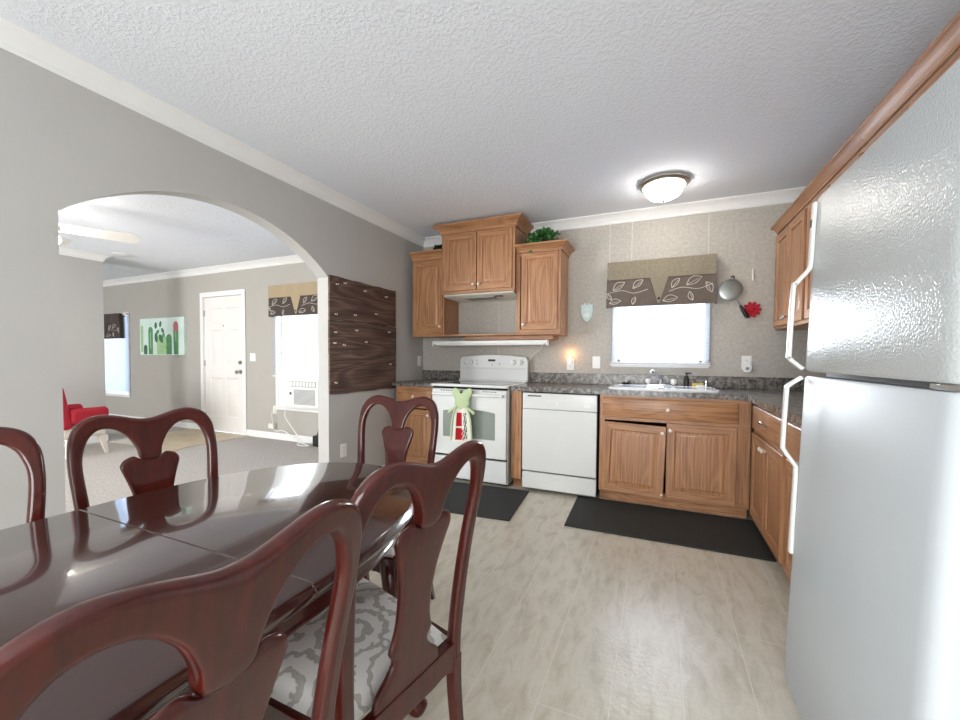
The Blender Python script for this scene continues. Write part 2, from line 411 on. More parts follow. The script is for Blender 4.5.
# crown mouldings: profile (out from wall, down from ceiling) swept along a path of wall points
CROWN = [(0, 0), (.068, 0), (.068, .008), (.058, .016), (.042, .026), (.026, .042), (.018, .058), (.012, .066), (.012, .082), (.006, .09), (0, .09)]
def crown(name, path, side, top=H, mat='white_trim', prof=CROWN, sc=1.0, parent=None):
    """path: plan points; side = +1 moulding on the left of travel, -1 on the right"""
    P = [Vector(p) for p in path]; rows = []
    for i, p in enumerate(P):
        d0 = (P[i]-P[i-1]).normalized() if i else (P[1]-P[0]).normalized()
        d1 = (P[i+1]-P[i]).normalized() if i < len(P)-1 else d0
        n0 = Vector((-d0.y, d0.x))*side; n1 = Vector((-d1.y, d1.x))*side
        nb = (n0+n1); nb = nb/(1+n0.dot(n1))
        rows.append([(p.x+nb.x*o*sc, p.y+nb.y*o*sc, top-dn*sc) for o, dn in prof])
    mb = MB().rings(rows)
    return mb.build(name, mat, parent, smooth=25)
struct(crown('trim_1', [(0, YF), (0, 0), (XR, 0)], -1))
struct(crown('trim_2', [(XL, 0), (-WT, 0)], -1))
struct(crown('trim_3', [(-4.36, YF), (-4.36, -1.08), (-5.0, -1.08)], -1 if False else 1) if False else crown('trim_3', [(-5.0, -1.08), (-4.36, -1.08), (-4.36, YF)], 1))
BASE = [(0, 0), (.013, 0), (.013, -.07), (.008, -.088), (0, -.09)]
def baseb(name, path, side): return struct(crown(name, path, side, 0.0, 'white_trim', [(o, d) for o, d in BASE]))
baseb('baseboard_back', [(-3.0, 0), (-WT, 0), (-WT, AY1)], -1)
baseb('baseboard_back_far', [(XL, 0), (-4.04, 0)], -1)
baseb('baseboard_partition', [(-5.0, -1.08), (-4.36, -1.08), (-4.36, YF)], 1)
baseb('baseboard_left', [(0, AY1), (0, -.64)], -1)
baseb('baseboard_left_near', [(0, YF), (0, AY0)], -1)
# wallpaper panel seams
for i, (x, zlo) in enumerate(((2.042, 2.05), (2.236, 2.05), (2.852, 2.05), (.93, .92))):
    struct(MB().box(x-.003, x+.003, -.0025, 0, zlo, H-.09).build(f'trim_{10+i}', 'seam', smooth=0))

# windows
def window(name, hole, y=0, casing=.05, sash=True, mid=None):
    xa, xb, za, zb = hole
    r = struct_empty(name, ((xa+xb)/2, y, za))
    w, h = (xb-xa)/2, zb-za
    f = MB()
    c = casing
    f.box(-w-c, w+c, -.014, .0, -c, 0); f.box(-w-c, w+c, -.014, 0, h, h+c); f.box(-w-c, -w, -.014, 0, 0, h); f.box(w, w+c, -.014, 0, 0, h)
    f.box(-w-c-.01, w+c+.01, -.03, 0, -.012, .006)
    f.build('window_frame', 'white_trim', r, bevel=.003)
    s = MB(); t = .028
    s.box(-w, w, .05, .085, 0, t); s.box(-w, w, .05, .085, h-t, h); s.box(-w, -w+t, .05, .085, 0, h); s.box(w-t, w, .05, .085, 0, h)
    if mid: s.box(-w, w, .045, .085, mid-.018, mid+.018)
    s.build('sash', 'white_trim', r, bevel=.003)
    MB().box(-w+t, w-t, .064, .068, t, h-t).build('window_pane', 'glass', r, smooth=0)
    return r
window('window_1', KW, 0, .045)
window('window_2', LW, 0, .05)
window('window_3', FW, 0, .05)
window('added_window_4', (-4.7, -2.1, .6, 2.05), YF, .06)  # unseen window, added as the opening for the living room fill
window('added_window_5', (-7.05, -5.45, .6, 2.05), YF, .06)  # made-up window, lets the end fill reach the far back wall
for nm in ('added_window_4', 'added_window_5'):
    o = bpy.data.objects[nm]; o.rotation_euler.z = PI
pd = struct_empty('added_door_2', (1.75, YF, 0)); pd.rotation_euler.z = PI  # unseen sliding door, added for the frontal fill light
f = MB()
for a, b in ((-1.05, -1.0), (1.0, 1.05), (-.03, .03)): f.box(a, b, -.01, .06, .02, 2.05)
f.box(-1.05, 1.05, -.01, .06, 2.0, 2.05); f.box(-1.05, 1.05, -.01, .06, .02, .09); f.build('door_frame', 'white_trim', pd)
MB().box(-1.0, 1.0, .03, .036, .09, 2.0).build('door_pane', 'glass', pd, smooth=0)

def blind(name, label, loc, w, ztop, zbot, pitch=.021, tilt=8, depth=.025, group=None):
    r = thing(name, label, 'blind', loc)
    MB().box(-w/2, w/2, -.022, .012, ztop-.03, ztop).build('head_rail', 'white_trim', r, bevel=.003)
    MB().box(-w/2, w/2, -.013, .009, zbot, zbot+.014).build('bottom_rail', 'white_trim', r, bevel=.003)
    s = MB(); n = int((ztop-.03-zbot-.014)/pitch); a = math.radians(tilt); dx, dz = math.cos(a)*depth/2, math.sin(a)*depth/2
    for i in range(n):
        z = zbot+.02+(i+.5)*pitch
        s.grid([[(-w/2, -.002-dx, z-dz), (w/2, -.002-dx, z-dz)], [(-w/2, -.002, z+.0015), (w/2, -.002, z+.0015)], [(-w/2, -.002+dx, z+dz), (w/2, -.002+dx, z+dz)]])
    s.build('slats', 'slat', r)
    for x in (-w/2+.09, w/2-.09): MB().tube([(x, -.016, zbot+.01), (x, -.016, ztop-.02)], .0008, 4).build('ladder_cord', 'white_trim', r)
    return r
blind('window_blind', 'white slatted blind over the kitchen sink window', (2.4725, -.028, 0), .825, 1.82, 1.100)
blind('window_blind', 'white slatted blind above the window air conditioner', (-1.90, -.032, 0), 1.02, 1.97, .885, .026, 12)
blind('window_blind', 'white slatted blind at far window, left of the cactus painting', (-6.50, -.032, 0), 1.0, 1.90, .50, .036, 66, .036)

# front door
dr = struct_empty('door_1', (-3.515, 0, 0))
f = MB()
f.box(-.515, -.445, -.018, 0, 0, 2.135); f.box(.445, .515, -.018, 0, 0, 2.135); f.box(-.445, .445, -.018, 0, 2.065, 2.135)
f.box(-.455, -.44, 0, .11, 0, 2.06); f.box(.44, .455, 0, .11, 0, 2.06)
f.build('door_frame', 'white_trim', dr, bevel=.004)
def panel_slab(w, h, panels, th=.044):
    """six-panel slab, front at y=0 facing -y, back at y=th; panels are (x0,x1,z0,z1)"""
    mb = MB(); xs = sorted({0, w, *[p[0] for p in panels], *[p[1] for p in panels]}); zs = sorted({0, h, *[p[2] for p in panels], *[p[3] for p in panels]})
    for xa, xb in zip(xs, xs[1:]):
        for za, zb in zip(zs, zs[1:]):
            if not any(p[0] <= xa+1e-6 and p[1] >= xb-1e-6 and p[2] <= za+1e-6 and p[3] >= zb-1e-6 for p in panels):
                mb.add([(xa, 0, za), (xb, 0, za), (xb, 0, zb), (xa, 0, zb)], [(0, 1, 2, 3)])
    for x0, x1, z0, z1 in panels:
        rg = [(0, 0), (.012, .010), (.03, .010), (.055, .002)]
        rect = [[(x0+i, d, z0+i), (x1-i, d, z0+i), (x1-i, d, z1-i), (x0+i, d, z1-i)] for i, d in rg]
        mb.grid(rect, 0, False, True); mb.add(rect[-1], [(0, 1, 2, 3)])
    mb.add([(0, 0, 0), (w, 0, 0), (w, 0, h), (0, 0, h), (0, th, 0), (w, th, 0), (w, th, h), (0, th, h)], [(0, 4, 5, 1), (1, 5, 6, 2), (2, 6, 7, 3), (3, 7, 4, 0), (4, 7, 6, 5)])
    return mb
pw = .88
pn = [(x0, x1, z0, z1) for x0, x1 in ((.12, .40), (.48, .76)) for z0, z1 in ((.22, .82), (.98, 1.55), (1.66, 1.88))]
panel_slab(pw, 2.05, pn).build('door_panel', 'door_white', dr, smooth=20, loc=(-.44, .012, .01))
k = MB().lathe([(.03, .012), (.03, .004), (.012, 0), (.012, -.03), (.027, -.04), (.03, -.055), (.022, -.068), (.004, -.07)], (.375, 0, .93), 'y', 18)
k.build('door_knob', 'nickel', dr)
MB().lathe([(.03, .012), (.03, -.004), (.022, -.014), (.004, -.016)], (.375, 0, 1.07), 'y', 18).build('deadbolt', 'nickel', dr)
MB().lathe([(.009, .012), (.009, .0), (.004, -.002)], (0, .008, 1.62), 'y', 12).build('peephole', 'black', dr)
for z in (.25, 1.05, 1.82):
    MB().box(-.452, -.436, -.004, .013, z-.045, z+.045).build('door_hinge', 'nickel', dr)

# wall plates
def plate(name, label, cat, loc, rz, kind, mat='white_plastic', w=.072, group=None):
    r = thing(name, label, cat, loc, rz, group)
    MB().prism(rrect(w, .116, .006), XZ, 0, -.006).build('cover_plate', mat, r, bevel=.002)
    if kind == 'switch':
        n = 1 if w < .1 else 2
        for i in range(n):
            x = (i-(n-1)/2)*.046
            MB().prism([(x-.016, -.033), (x+.016, -.033), (x+.016, .033), (x-.016, .033)], XZ, -.005, -.009).build('rocker', mat, r, bevel=.0015)
    else:
        for z in (-.02, .02):
            q = MB().prism([(u, v+z) for u, v in rrect(.034, .028, .010)], XZ, -.005, -.0085)
            q.build('receptacle', mat, r)
        for z in (-.02, .02):
            s = MB()
            s.box(-.007, -.005, -.0092, -.008, z-.002, z+.007).box(.005, .007, -.0092, -.008, z-.002, z+.007).lathe([(.0022, -.008), (.0022, -.0092)], (0, 0, z-.008), 'y', 8)
            s.build('slots', 'black', r)
    return r
plate('light_switch', 'white rocker switch beside the front door', 'switch', (-2.86, 0, 1.15), 0, 'switch', w=.118)
plate('power_outlet', 'cream outlet under the living room window, feeding a cord', 'outlet', (-2.42, 0, .41), 0, 'outlet', 'cream_plastic')
plate('light_switch', 'white switch on kitchen backsplash just left of the window', 'switch', (1.935, 0, 1.125), 0, 'switch')
plate('power_outlet', 'white outlet holding the glowing night light', 'outlet', (1.69, 0, 1.105), 0, 'outlet')
plate('power_outlet', 'white outlet right of the sink window, under the frying pan', 'outlet', (3.15, 0, 1.135), 0, 'outlet')
plate('light_switch', 'white switch on the grey wall beside the range corner', 'switch', (0, -.085, 1.12), PI/2, 'switch')
plate('power_outlet', 'white outlet low on grey wall below the wooden board', 'outlet', (0, -1.32, .355), PI/2, 'outlet')

# ------------------------------------------------------------------ cabinets
def knob(parent, x, y, z, mat='ivory', s=1.0, name='knob'):
    return MB().lathe([(.006*s, .001), (.006*s, -.012*s), (.014*s, -.016*s), (.016*s, -.022*s), (.012*s, -.029*s), (.002*s, -.031*s)], (x, y, z), 'y', 16).build(name, mat, parent)
def raised(w, h, frame=.055, arch=False):
    """raised-panel front, face at y=-.019..0 facing -y, origin lower left"""
    mb = MB(); th = .019
    rg = [(0, 0), (0, -th+.003), (.003, -th), (frame, -th), (frame+.002, -th+.004), (frame+.006, -th+.010), (frame+.012, -th+.0105), (frame+.034, -th+.002), (frame+.037, -th+.002)]
    rows = [[(i, d, i), (w-i, d, i), (w-i, d, h-i), (i, d, h-i)] for i, d in rg]
    for k in range(len(rows)-1):
        a, b = rows[k], rows[k+1]
        for j in range(4):
            mb.add([a[j], a[(j+1) % 4], b[(j+1) % 4], b[j]], [(0, 1, 2, 3)], 1 if (k == 2 and j in (0, 2)) else 0)
    mb.add(rows[-1], [(0, 1, 2, 3)], 0); mb.add(rows[0], [(3, 2, 1, 0)], 0)
    return mb
def flat_front(w, h):
    mb = MB(); th = .019
    rows = [[(i, d, i), (w-i, d, i), (w-i, d, h-i), (i, d, h-i)] for i, d in ((0, 0), (0, -th+.006), (.003, -th+.003), (.008, -th))]
    for a, b in zip(rows, rows[1:]): mb.grid([a, b], 0, False, True)
    mb.add(rows[-1], [(0, 1, 2, 3)]); mb.add(rows[0], [(3, 2, 1, 0)])
    return mb
def cab_body(W, D, z0, z1, openings, toe=0.0, yb=0.0, mat=('oak_v', 'oak_in', 'oak_h')):
    """carcass with a face frame; openings are (x0,x1,z0,z1) holes in the frame seen as dark interior"""
    mb = MB()
    mb.box(0, .018, -D, yb, z0, z1); mb.box(W-.018, W, -D, yb, z0, z1)
    mb.box(.018, W-.018, -D, yb, z0, z0+.018, 2); mb.box(.018, W-.018, -D, yb, z1-.018, z1, 2); mb.box(.018, W-.018, yb-.012, yb, z0, z1, 1)
    mb.box(.019, W-.019, -D+.02, yb-.012, z0+.019, z0+.021, 1)
    xs = sorted({0, W, *[o[0] for o in openings], *[o[1] for o in openings]}); zs = sorted({z0, z1, *[o[2] for o in openings], *[o[3] for o in openings]})
    for xa, xb in zip(xs, xs[1:]):
        for za, zb in zip(zs, zs[1:]):
            if not any(o[0] <= xa+1e-6 and o[1] >= xb-1e-6 and o[2] <= za+1e-6 and o[3] >= zb-1e-6 for o in openings):
                mb.box(xa, xb, -D-.001, -D+.018, za, zb, 2 if (xb-xa) > (zb-za)*1.2 else 0)
    if toe: mb.box(0, W, -D+.07, -D+.085, 0, z0, 2)
    return mb
def add_door(root, x, y, z, w, h, side, low, knobmat='ivory', ax=0, open_=0, name='door'):
    """door hinged at 'side' ('l'/'r'); low = knob near bottom"""
    d = raised(w, h, min(.055, w*.19)).build(name, ['oak_v', 'oak_h'], root, smooth=25)
    d.location = (x, y, z)
    if ax: d.rotation_euler.y = ax
    if open_: d.rotation_euler.z = open_
    kx = w-.025 if side == 'l' else .025
    knob(d, kx, -.019, .05 if low else h-.05, knobmat)
    return d
CABCROWN = [(0, 0), (.055, 0), (.055, .010), (.045, .016), (.03, .024), (.018, .038), (.010, .048), (.010, .06), (0, .06)]
# upper cabinets (face -y)
def upper(name, label, x0, x1, D, z0, z1, doors, crown_path, ctop, group=None):
    r = thing(name, label, 'cabinet', (x0, 0, z0), 0, group); W_ = x1-x0
    cab_body(W_, D, 0, z1-z0, [(.035, W_-.035, .035, z1-z0-.05)]).build('body', ['oak_v', 'oak_in', 'oak_h'], r, smooth=0)
    for (a, b, za, zb, side) in doors: add_door(r, a-x0, -D, za-z0, b-a, zb-za, side, True)
    crown('crown_moulding', [(p[0]-x0, p[1]) for p in crown_path], -1, ctop-z0, 'oak_h', CABCROWN, (ctop-z1+.02)/.06, r)
    return r
upper('wall_cabinet', 'oak wall cabinet with one door against the grey wall, left of the range', .07, .455, .33, 1.40, 2.20, [(.098, .44, 1.43, 2.17, 'l')], [(.07, -.33), (.455, -.33)], 2.262)
upper('wall_cabinet', 'tallest oak two-door wall cabinet directly over the range hood', .455, 1.235, .385, 1.80, 2.42, [(.485, .842, 1.83, 2.39, 'l'), (.850, 1.207, 1.83, 2.39, 'r')], [(.455, 0), (.455, -.385), (1.235, -.385), (1.235, 0)], 2.485)
upper('wall_cabinet', 'oak wall cabinet with one door and a plant on top, right of the range hood', 1.235, 1.655, .33, 1.40, 2.17, [(1.285, 1.628, 1.43, 2.145, 'r')], [(1.235, -.33), (1.655, -.33), (1.655, 0)], 2.222)
# shelf strip joining the cabinets across the niche
r = tag(MB().box(.07, 1.655, -.335, -.004, 1.383, 1.399).box(.62, 1.56, -.20, -.004, 1.345, 1.383, 0).build('niche_shelf', ['oak_h', 'dark'], None, bevel=.002), 'thin oak shelf board spanning under the wall cabinets above the range', 'shelf')
# hood
r = thing('range_hood', 'slim pale range hood tucked under the central wall cabinet', 'range hood', (.845, 0, 1.765))
MB().prism([(-.01, 0), (-.33, .006), (-.378, .022), (-.378, .034), (-.01, .034)], YZ, -.375, .375).build('shell', 'cream_plastic', r, bevel=.004)
MB().box(-.17, .14, -.30, -.14, -.004, .012).build('filter_panel', 'grey_plastic', r, bevel=.002)
MB().box(.16, .24, -.325, -.29, -.003, .02).build('control_panel', 'black', r)
# under-cabinet light
r = thing('tube_light', 'white tube light fixture hanging under the shelf over the range', 'light', (.913, -.27, 1.298))
MB().box(-.61, .61, -.03, .03, .006, .036).build('housing', 'white_plastic', r, bevel=.004)
MB().lathe([(.012, -.585), (.014, -.57), (.014, .57), (.012, .585)], (0, -.012, .002), 'x', 12).build('tube', 'white_plastic', r)
for xa in (-.615, .6): MB().box(xa, xa+.015, -.035, .032, -.014, .038).build('end_cap', 'white_plastic', r)
MB().tube(cr([(1.455, -.262, 1.308), (1.452, -.2, 1.27), (1.38, -.10, 1.23), (1.30, -.05, 1.17), (1.262, -.052, 1.08), (1.255, -.052, 1.03)], 6), .004, 6).xf(lambda x, y, z: (x-.913, y+.27, z-1.30)).build('power_cord', 'white_plastic', r)
# base cabinets on the back wall
CF = -.62
def base(name, label, x0, x1, rz=0, loc=None, opens=None, fronts=(), z1=.873, D=.62, toe=True, group=None):
    W_ = x1-x0
    r = thing(name, label, 'cabinet', loc or (x0, 0, 0), rz, group)
    cab_body(W_, D, .09, z1, opens or [(.035, W_-.035, .12, .66), (.035, W_-.035, .715, .845)], .09 if toe else 0, -.024).build('body', ['oak_v', 'oak_in', 'oak_h'], r, smooth=0)
    return r
r = base('base_cabinet', 'narrow oak base cabinet at left of the range', .06, .50)
add_door(r, .03, CF, .115, .385, .535, 'l', False)
d = flat_front(.385, .14).build('drawer', 'oak_h', r); d.location = (.03, CF, .705); knob(d, .19, -.019, .07)
r = thing('filler_panel', 'narrow oak filler strip between range and dishwasher', 'panel', (1.29, 0, 0))
MB().box(0, .095, -.62, -.02, .09, .873).box(0, .095, -.55, -.02, 0, .09, 0).build('board', ['oak_v', 'oak_in'], r, bevel=.002)
r = base('sink_cabinet', 'oak sink base cabinet with drawer panel and two doors, left one ajar', 2.05, 3.083, opens=[(.04, .93, .125, .672), (.04, .93, .705, .845)])
d = flat_front(.935, .155).build('drawer', 'oak_h', r); d.location = (.022, CF-.001, .697); d['label'] = 'wide false drawer front under sink'; knob(d, .478, -.019, .078)
add_door(r, .022, CF-.001, .105, .455, .555, 'l', False, ax=math.radians(1.6), open_=math.radians(-3))
add_door(r, .493, CF-.001, .108, .458, .565, 'r', False)
knob(r, .465, CF-.02, .125, 'ivory', .8, 'child_latch')
# base run on the right wall: local frame rotated so that local -y faces world -x
FX = 3.083
def rbase(label, y_far, y_near, fronts):
    W_ = y_far-y_near
    r = thing('base_cabinet', label, 'cabinet', (FX+.597, y_far, 0), -PI/2)
    cab_body(W_, .597, .09, .873, [(.03, W_-.03, .12, .66), (.03, W_-.03, .71, .845)], .09, -.004).build('body', ['oak_v', 'oak_in', 'oak_h'], r, smooth=0)
    dr_ = flat_front(W_-.06, .155).build('drawer', 'oak_h', r); dr_.location = (.03, -.598, .697)
    p = [((W_-.06)/2-.045, -.019, .075), ((W_-.06)/2-.042, -.04, .08), ((W_-.06)/2, -.046, .092), ((W_-.06)/2+.042, -.04, .08), ((W_-.06)/2+.045, -.019, .075)]
    MB().tube(cr(p, 5), .005, 8).build('bow_handle', 'nickel', dr_)
    wd = (W_-.06-.006)/2
    for s, x in (('l', .03), ('r', .03+wd+.006)): add_door(r, x, -.598, .11, wd, .56, s, False)
    return r
rbase('oak base cabinet on the right wall next to the sink corner, bow drawer handle', -.735, -1.535, 0)
rbase('oak base cabinet on the right wall partly hidden by the refrigerator handle', -1.54, -2.31, 0)
# right wall uppers
def rupper(label, y_far, y_near, z0=1.40, z1=2.17):
    W_ = y_far-y_near; D = .335
    r = thing('wall_cabinet', label, 'cabinet', (XR-.003, y_far, z0), -PI/2)
    cab_body(W_, D, 0, z1-z0, [(.03, W_-.03, .035, z1-z0-.05)]).build('body', ['oak_v', 'oak_in', 'oak_h'], r, smooth=0)
    wd = (W_-.05-.006)/2
    for s, x in (('l', .025), ('r', .025+wd+.006)): add_door(r, x, -D-.001, .025, wd, z1-z0-.05, s, True, 'nickel')
    crown('crown_moulding', [(0, -D), (W_, -D)], -1, 2.232-z0, 'oak_h', CABCROWN, .95, r)
    return r
rupper('oak two-door wall cabinet in the right corner by the frying pan', -.004, -.764)
rupper('oak wall cabinet on the right wall behind the freezer handle', -.766, -1.546)
rupper('oak wall cabinet on the right wall nearest the refrigerator', -1.548, -2.318)
rupper('short oak cabinet above the refrigerator with crown moulding', -2.32, -3.19, 1.80)
# worktops
def top_slab(poly): return MB().prism(poly, XY, .873, .914)
r = thing('countertop', 'short grey laminate worktop between grey wall and range', 'countertop', (.255, -.02, .873))
top_slab([(.026, -.003), (.503, -.003), (.503, -.645), (.026, -.645)]).xf(lambda x, y, z: (x-.255, y+.02, z-.873)).build('slab', 'counter', r, bevel=.006, seg=3)
MB().box(.003, .503, -.02, -.002, .9145, 1.016).xf(lambda x, y, z: (x-.255, y+.02, z-.873)).build('backsplash', 'counter', r, bevel=.004)
r = thing('countertop', 'long L-shaped grey laminate worktop with the sink', 'countertop', (2.475, 0, .873))
o_ = (2.475, 0, .873); sh = lambda x, y, z: (x-o_[0], y-o_[1], z-o_[2])
mb = MB()
SX0, SX1, SY0, SY1 = 2.13, 2.87, -.53, -.11
mb.box(1.283, SX0, -.645, -.003, .873, .914).box(SX1, XR-.003, -.645, -.003, .873, .914).box(SX0, SX1, -.645, SY0, .873, .914).box(SX0, SX1, SY1, -.003, .873, .914)
mb.box(3.05, XR-.003, -2.315, -.645, .873, .914)
bm_ = mb.xf(sh).build('slab', 'counter', r, smooth=0)
MB().box(1.283, XR-.003, -.021, -.002, .9145, 1.016).box(XR-.021, XR-.002, -2.315, -.021, .9145, 1.016).xf(sh).build('backsplash', 'counter', r, bevel=.003)
# sink
r = thing('kitchen_sink', 'white double-bowl drop-in sink under the window', 'sink', (2.5, -.33, .914))
mb = MB(); cx0, cx1, cy0, cy1 = -.40, .40, -.235, .235
rim = rrect(.80, .47, .05, 5)
mb.prism(rim, XY, .0005, .014)
def bowl(m, cx, w, d):
    pts = lambda k, z: [(cx+u*k, v*k+.0, z) for u, v in rrect(w, d, .06, 5)]
    m.rings([pts(1.06, .0155), pts(1.03, .018), pts(1, .0145), pts(.985, .004), pts(.95, -.12), pts(.85, -.15), pts(.3, -.155)], 0, True)
rimm = MB()
rimm.rings([[(u*k, v*k, z) for u, v in rim] for k, z in ((1.0, .0005), (1.0, .010), (.985, .016), (.96, .016), (.95, .012))], 0, False)
rimm.build('rim', 'sink', r)
b2 = MB(); bowl(b2, -.19, .33, .34); b2.xf(lambda x, y, z: (x, y-.03, z)).build('bowl', 'sink', r)
b2 = MB(); bowl(b2, .19, .33, .34); b2.xf(lambda x, y, z: (x, y-.03, z)).build('bowl', 'sink', r)
MB().box(-.385, .385, .145, .222, .008, .0135).box(-.02, .02, -.2, .145, .006, .0135).box(-.385, -.362, -.21, .145, .006, .0135).box(.362, .385, -.21, .145, .006, .0135).box(-.385, .385, -.222, -.205, .006, .0135).build('deck', 'sink', r, bevel=.004)
fz = .9285
r = thing('kitchen_faucet', 'chrome kitchen faucet with two white knob handles', 'faucet', (2.50, -.145, fz))
MB().prism(rrect(.25, .05, .024), XY, 0, .012).lathe([(.02, .012), (.016, .03), (.014, .05)], n=16).build('base_plate', 'chrome', r, bevel=.003)
MB().tube(cr([(0, 0, .04), (-.004, -.02, .07), (-.03, -.06, .095), (-.055, -.10, .118), (-.07, -.125, .128), (-.078, -.138, .118)], 6), [.013]*12+[.011]*19, 10).build('spout', 'chrome', r)
for sx in (-.10, .10):
    MB().lathe([(.012, .01), (.012, .018), (.023, .022), (.026, .05), (.022, .058), (.004, .06)], (sx, 0, 0), 'z', 12).build('knob_handle', 'white_plastic', r)
r = thing('soap_dispenser', 'black soap pump standing behind the sink', 'soap dispenser', (2.70, -.135, fz))
MB().lathe([(.018, 0), (.02, .004), (.02, .07), (.012, .085), (.009, .09)], n=16).build('bottle', 'black', r)
MB().lathe([(.005, .09), (.005, .105), (.014, .107), (.014, .118)], n=12).tube([(0, 0, .112), (.03, -.02, .116), (.034, -.023, .108)], .005, 8).build('pump', 'black', r)
r = tag(MB().box(-.045, .045, -.02, .02, 0, .032).build('sponge', 'sponge', None, bevel=.006, loc=(2.785, -.140, fz)), 'yellow sponge beside the black soap pump', 'sponge')
r = thing('sink_strainer', 'dark sink strainer set on the rear left of the sink', 'strainer', (2.215, -.145, fz))
MB().lathe([(.02, 0), (.036, .012), (.04, .016), (.038, .02), (.02, .02)], n=18).build('basket', 'black', r)
MB().lathe([(.006, .02), (.006, .03), (.012, .034), (.010, .04), (.002, .042)], n=12).build('stem', 'white_plastic', r)
r = thing('side_sprayer', 'chrome side sprayer at the right end of the sink', 'sprayer', (2.845, -.145, fz))
MB().lathe([(.02, 0), (.02, .008), (.013, .014), (.012, .03), (.015, .05), (.012, .062), (.003, .064)], n=14).build('head', 'chrome', r)
r = tag(MB().box(-.03, .03, -.014, .014, 0, .018).build('soap_bar', 'white_plastic', None, bevel=.007, seg=3, loc=(2.80, -.185, fz)), 'small white soap bar in front of the sprayer', 'soap')

# ------------------------------------------------------------------ range
RX = .512
r = thing('kitchen_range', 'white electric range with black glass cooktop and oven window', 'range', (RX, 0, 0))
Wd = .762
MB().box(0, Wd, -.655, -.03, .03, .90).box(.02, Wd-.02, -.60, -.05, 0, .03, 1).build('body', ['appl', 'dark'], r, bevel=.004)
MB().prism([(-.005, -.69), (Wd+.005, -.69), (Wd+.005, -.03), (-.005, -.03)], XY, .893, .918).build('cooktop', 'appl', r, bevel=.007, seg=3)
MB().box(.055, Wd-.055, -.63, -.12, .918, .9195).build('glass_surface', 'glass_black', r)
# backguard with arched top
poly = [(0, .918), (Wd, .918), (Wd, 1.13), (Wd-.008, 1.155), (Wd-.03, 1.172)]
for i in range(1, 12):
    t = i/12; poly.append((Wd-.03-(Wd-.06)*t, 1.172+.022*math.sin(PI*t)))
poly += [(.03, 1.172), (.008, 1.155), (0, 1.13)]
MB().prism(poly, XZ, -.075, -.012).box(.0, Wd, -.083, -.07, 1.048, 1.056).box(.004, Wd-.004, -.11, -.07, .918, .935).build('backguard', 'appl', r, bevel=.005)
for x in (.055, .135, .61, .69):
    q = MB().lathe([(.030, -.075), (.030, -.080), (.022, -.083), (.020, -.098), (.003, -.10)], (x, 0, 1.118), 'y', 20).box(x-.004, x+.004, -.106, -.09, 1.098, 1.138)
    q.build('control_knob', 'appl', r)
MB().box(.33, .41, -.077, -.07, 1.125, 1.147).build('clock_display', 'black', r)
for x, z in ((.20, 1.135), (.205, 1.10), (.375, 1.09), (.46, 1.10)):
    MB().lathe([(.006, -.074), (.006, -.079), (.002, -.08)], (x, 0, z), 'y', 10).build('button', 'grey_plastic', r)
# oven door, window with arched top, handle, vents
MB().box(.006, Wd-.006, -.688, -.656, .258, .868).build('oven_door', 'appl', r, bevel=.006, seg=3)
poly = [(.13, .425), (.645, .425), (.65, .43), (.65, .66)]
for i in range(0, 11):
    t = i/10; poly.append((.645-(.515)*t, .668+.024*math.sin(PI*t)))
poly += [(.125, .66), (.125, .43)]
od = [c for c in r.children if c.name.startswith('oven_door')][0]
MB().prism(poly, XZ, -.6905, -.68).build('oven_window', 'oven_glass', od, bevel=.003)
hb = MB().tube([(.03, -.725, .825), (Wd-.03, -.725, .825)], .014, 10).box(.03, .06, -.725, -.686, .813, .837).box(Wd-.06, Wd-.03, -.725, -.686, .813, .837)
hb.build('oven_handle', 'appl', od)
v = MB()
for a, b in ((.10, .235), (.31, .45), (.53, .67)):
    for i in range(5):
        s = (b-a)/5; v.box(a+i*s, a+i*s+s*.7, -.6895, -.684, .8545, .861)
v.build('vent_slots', 'dark', od)
MB().box(0.004, Wd-.004, -.66, -.64, .872, .893).build('upper_gap', 'dark', r)
MB().box(.006, Wd-.006, -.682, -.656, .045, .238).box(.006, Wd-.006, -.66, -.65, .238, .258, 1).build('storage_drawer', ['appl', 'dark'], r, bevel=.006, seg=3)
MB().box(.3, .46, -.687, -.68, .205, .22).build('drawer_grip', 'appl', [c for c in r.children if c.name.startswith('storage')][0], bevel=.004)

# dish towel with frog topper hanging on oven handle
r = thing('hanging_towel', 'pale green frog-topped towel with red print on the oven handle', 'towel', (.865, -.75, .40))
frog = []
P = cr([(-.028, .47), (-.075, .488), (-.098, .462), (-.092, .425), (-.07, .385), (-.075, .35), (-.05, .31), (0, .295), (.05, .31), (.075, .35), (.07, .385), (.092, .425), (.098, .462), (.075, .488), (.028, .47), (0, .455)], 4, True)
rows = [[(u*k, -.002-.016*(1-k*k)**.5, .39+(v-.39)*k) for u, v in P] for k in (1, .9, .7, .4, .05)]
rows2 = [[(u, .010, v) for u, v in P]]
MB().rings(rows2+rows).build('frog_head', 'frog', r)
for s in (-1, 1):
    MB().tube(cr([(s*.045, -.006, .318), (s*.08, -.012, .30), (s*.115, -.012, .275), (s*.125, -.012, .262)], 5), [.012]*8+[.016]*8, 8).build('frog_arm', 'frog', r)
MB().sphere((.0, -.022, .452), .011, n=8).build('frog_eye', 'black', r)
def cloth_z(u, z): return -.004-.006*math.sin(u*70)+.004*math.sin(u*31+z*9)
rows = [[(u*(.85+.25*(.3-z)/.3), cloth_z(u, z), z) for u in [-.085+.17*i/24 for i in range(25)]] for z in [.31-.31*j/20 for j in range(21)]]
back = [[(x, y+.010, z) for x, y, z in row] for row in rows]
mt = MB(); ni, nj = 21, 25
vs = [p for q in rows for p in q]+[p for q in back for p in q]
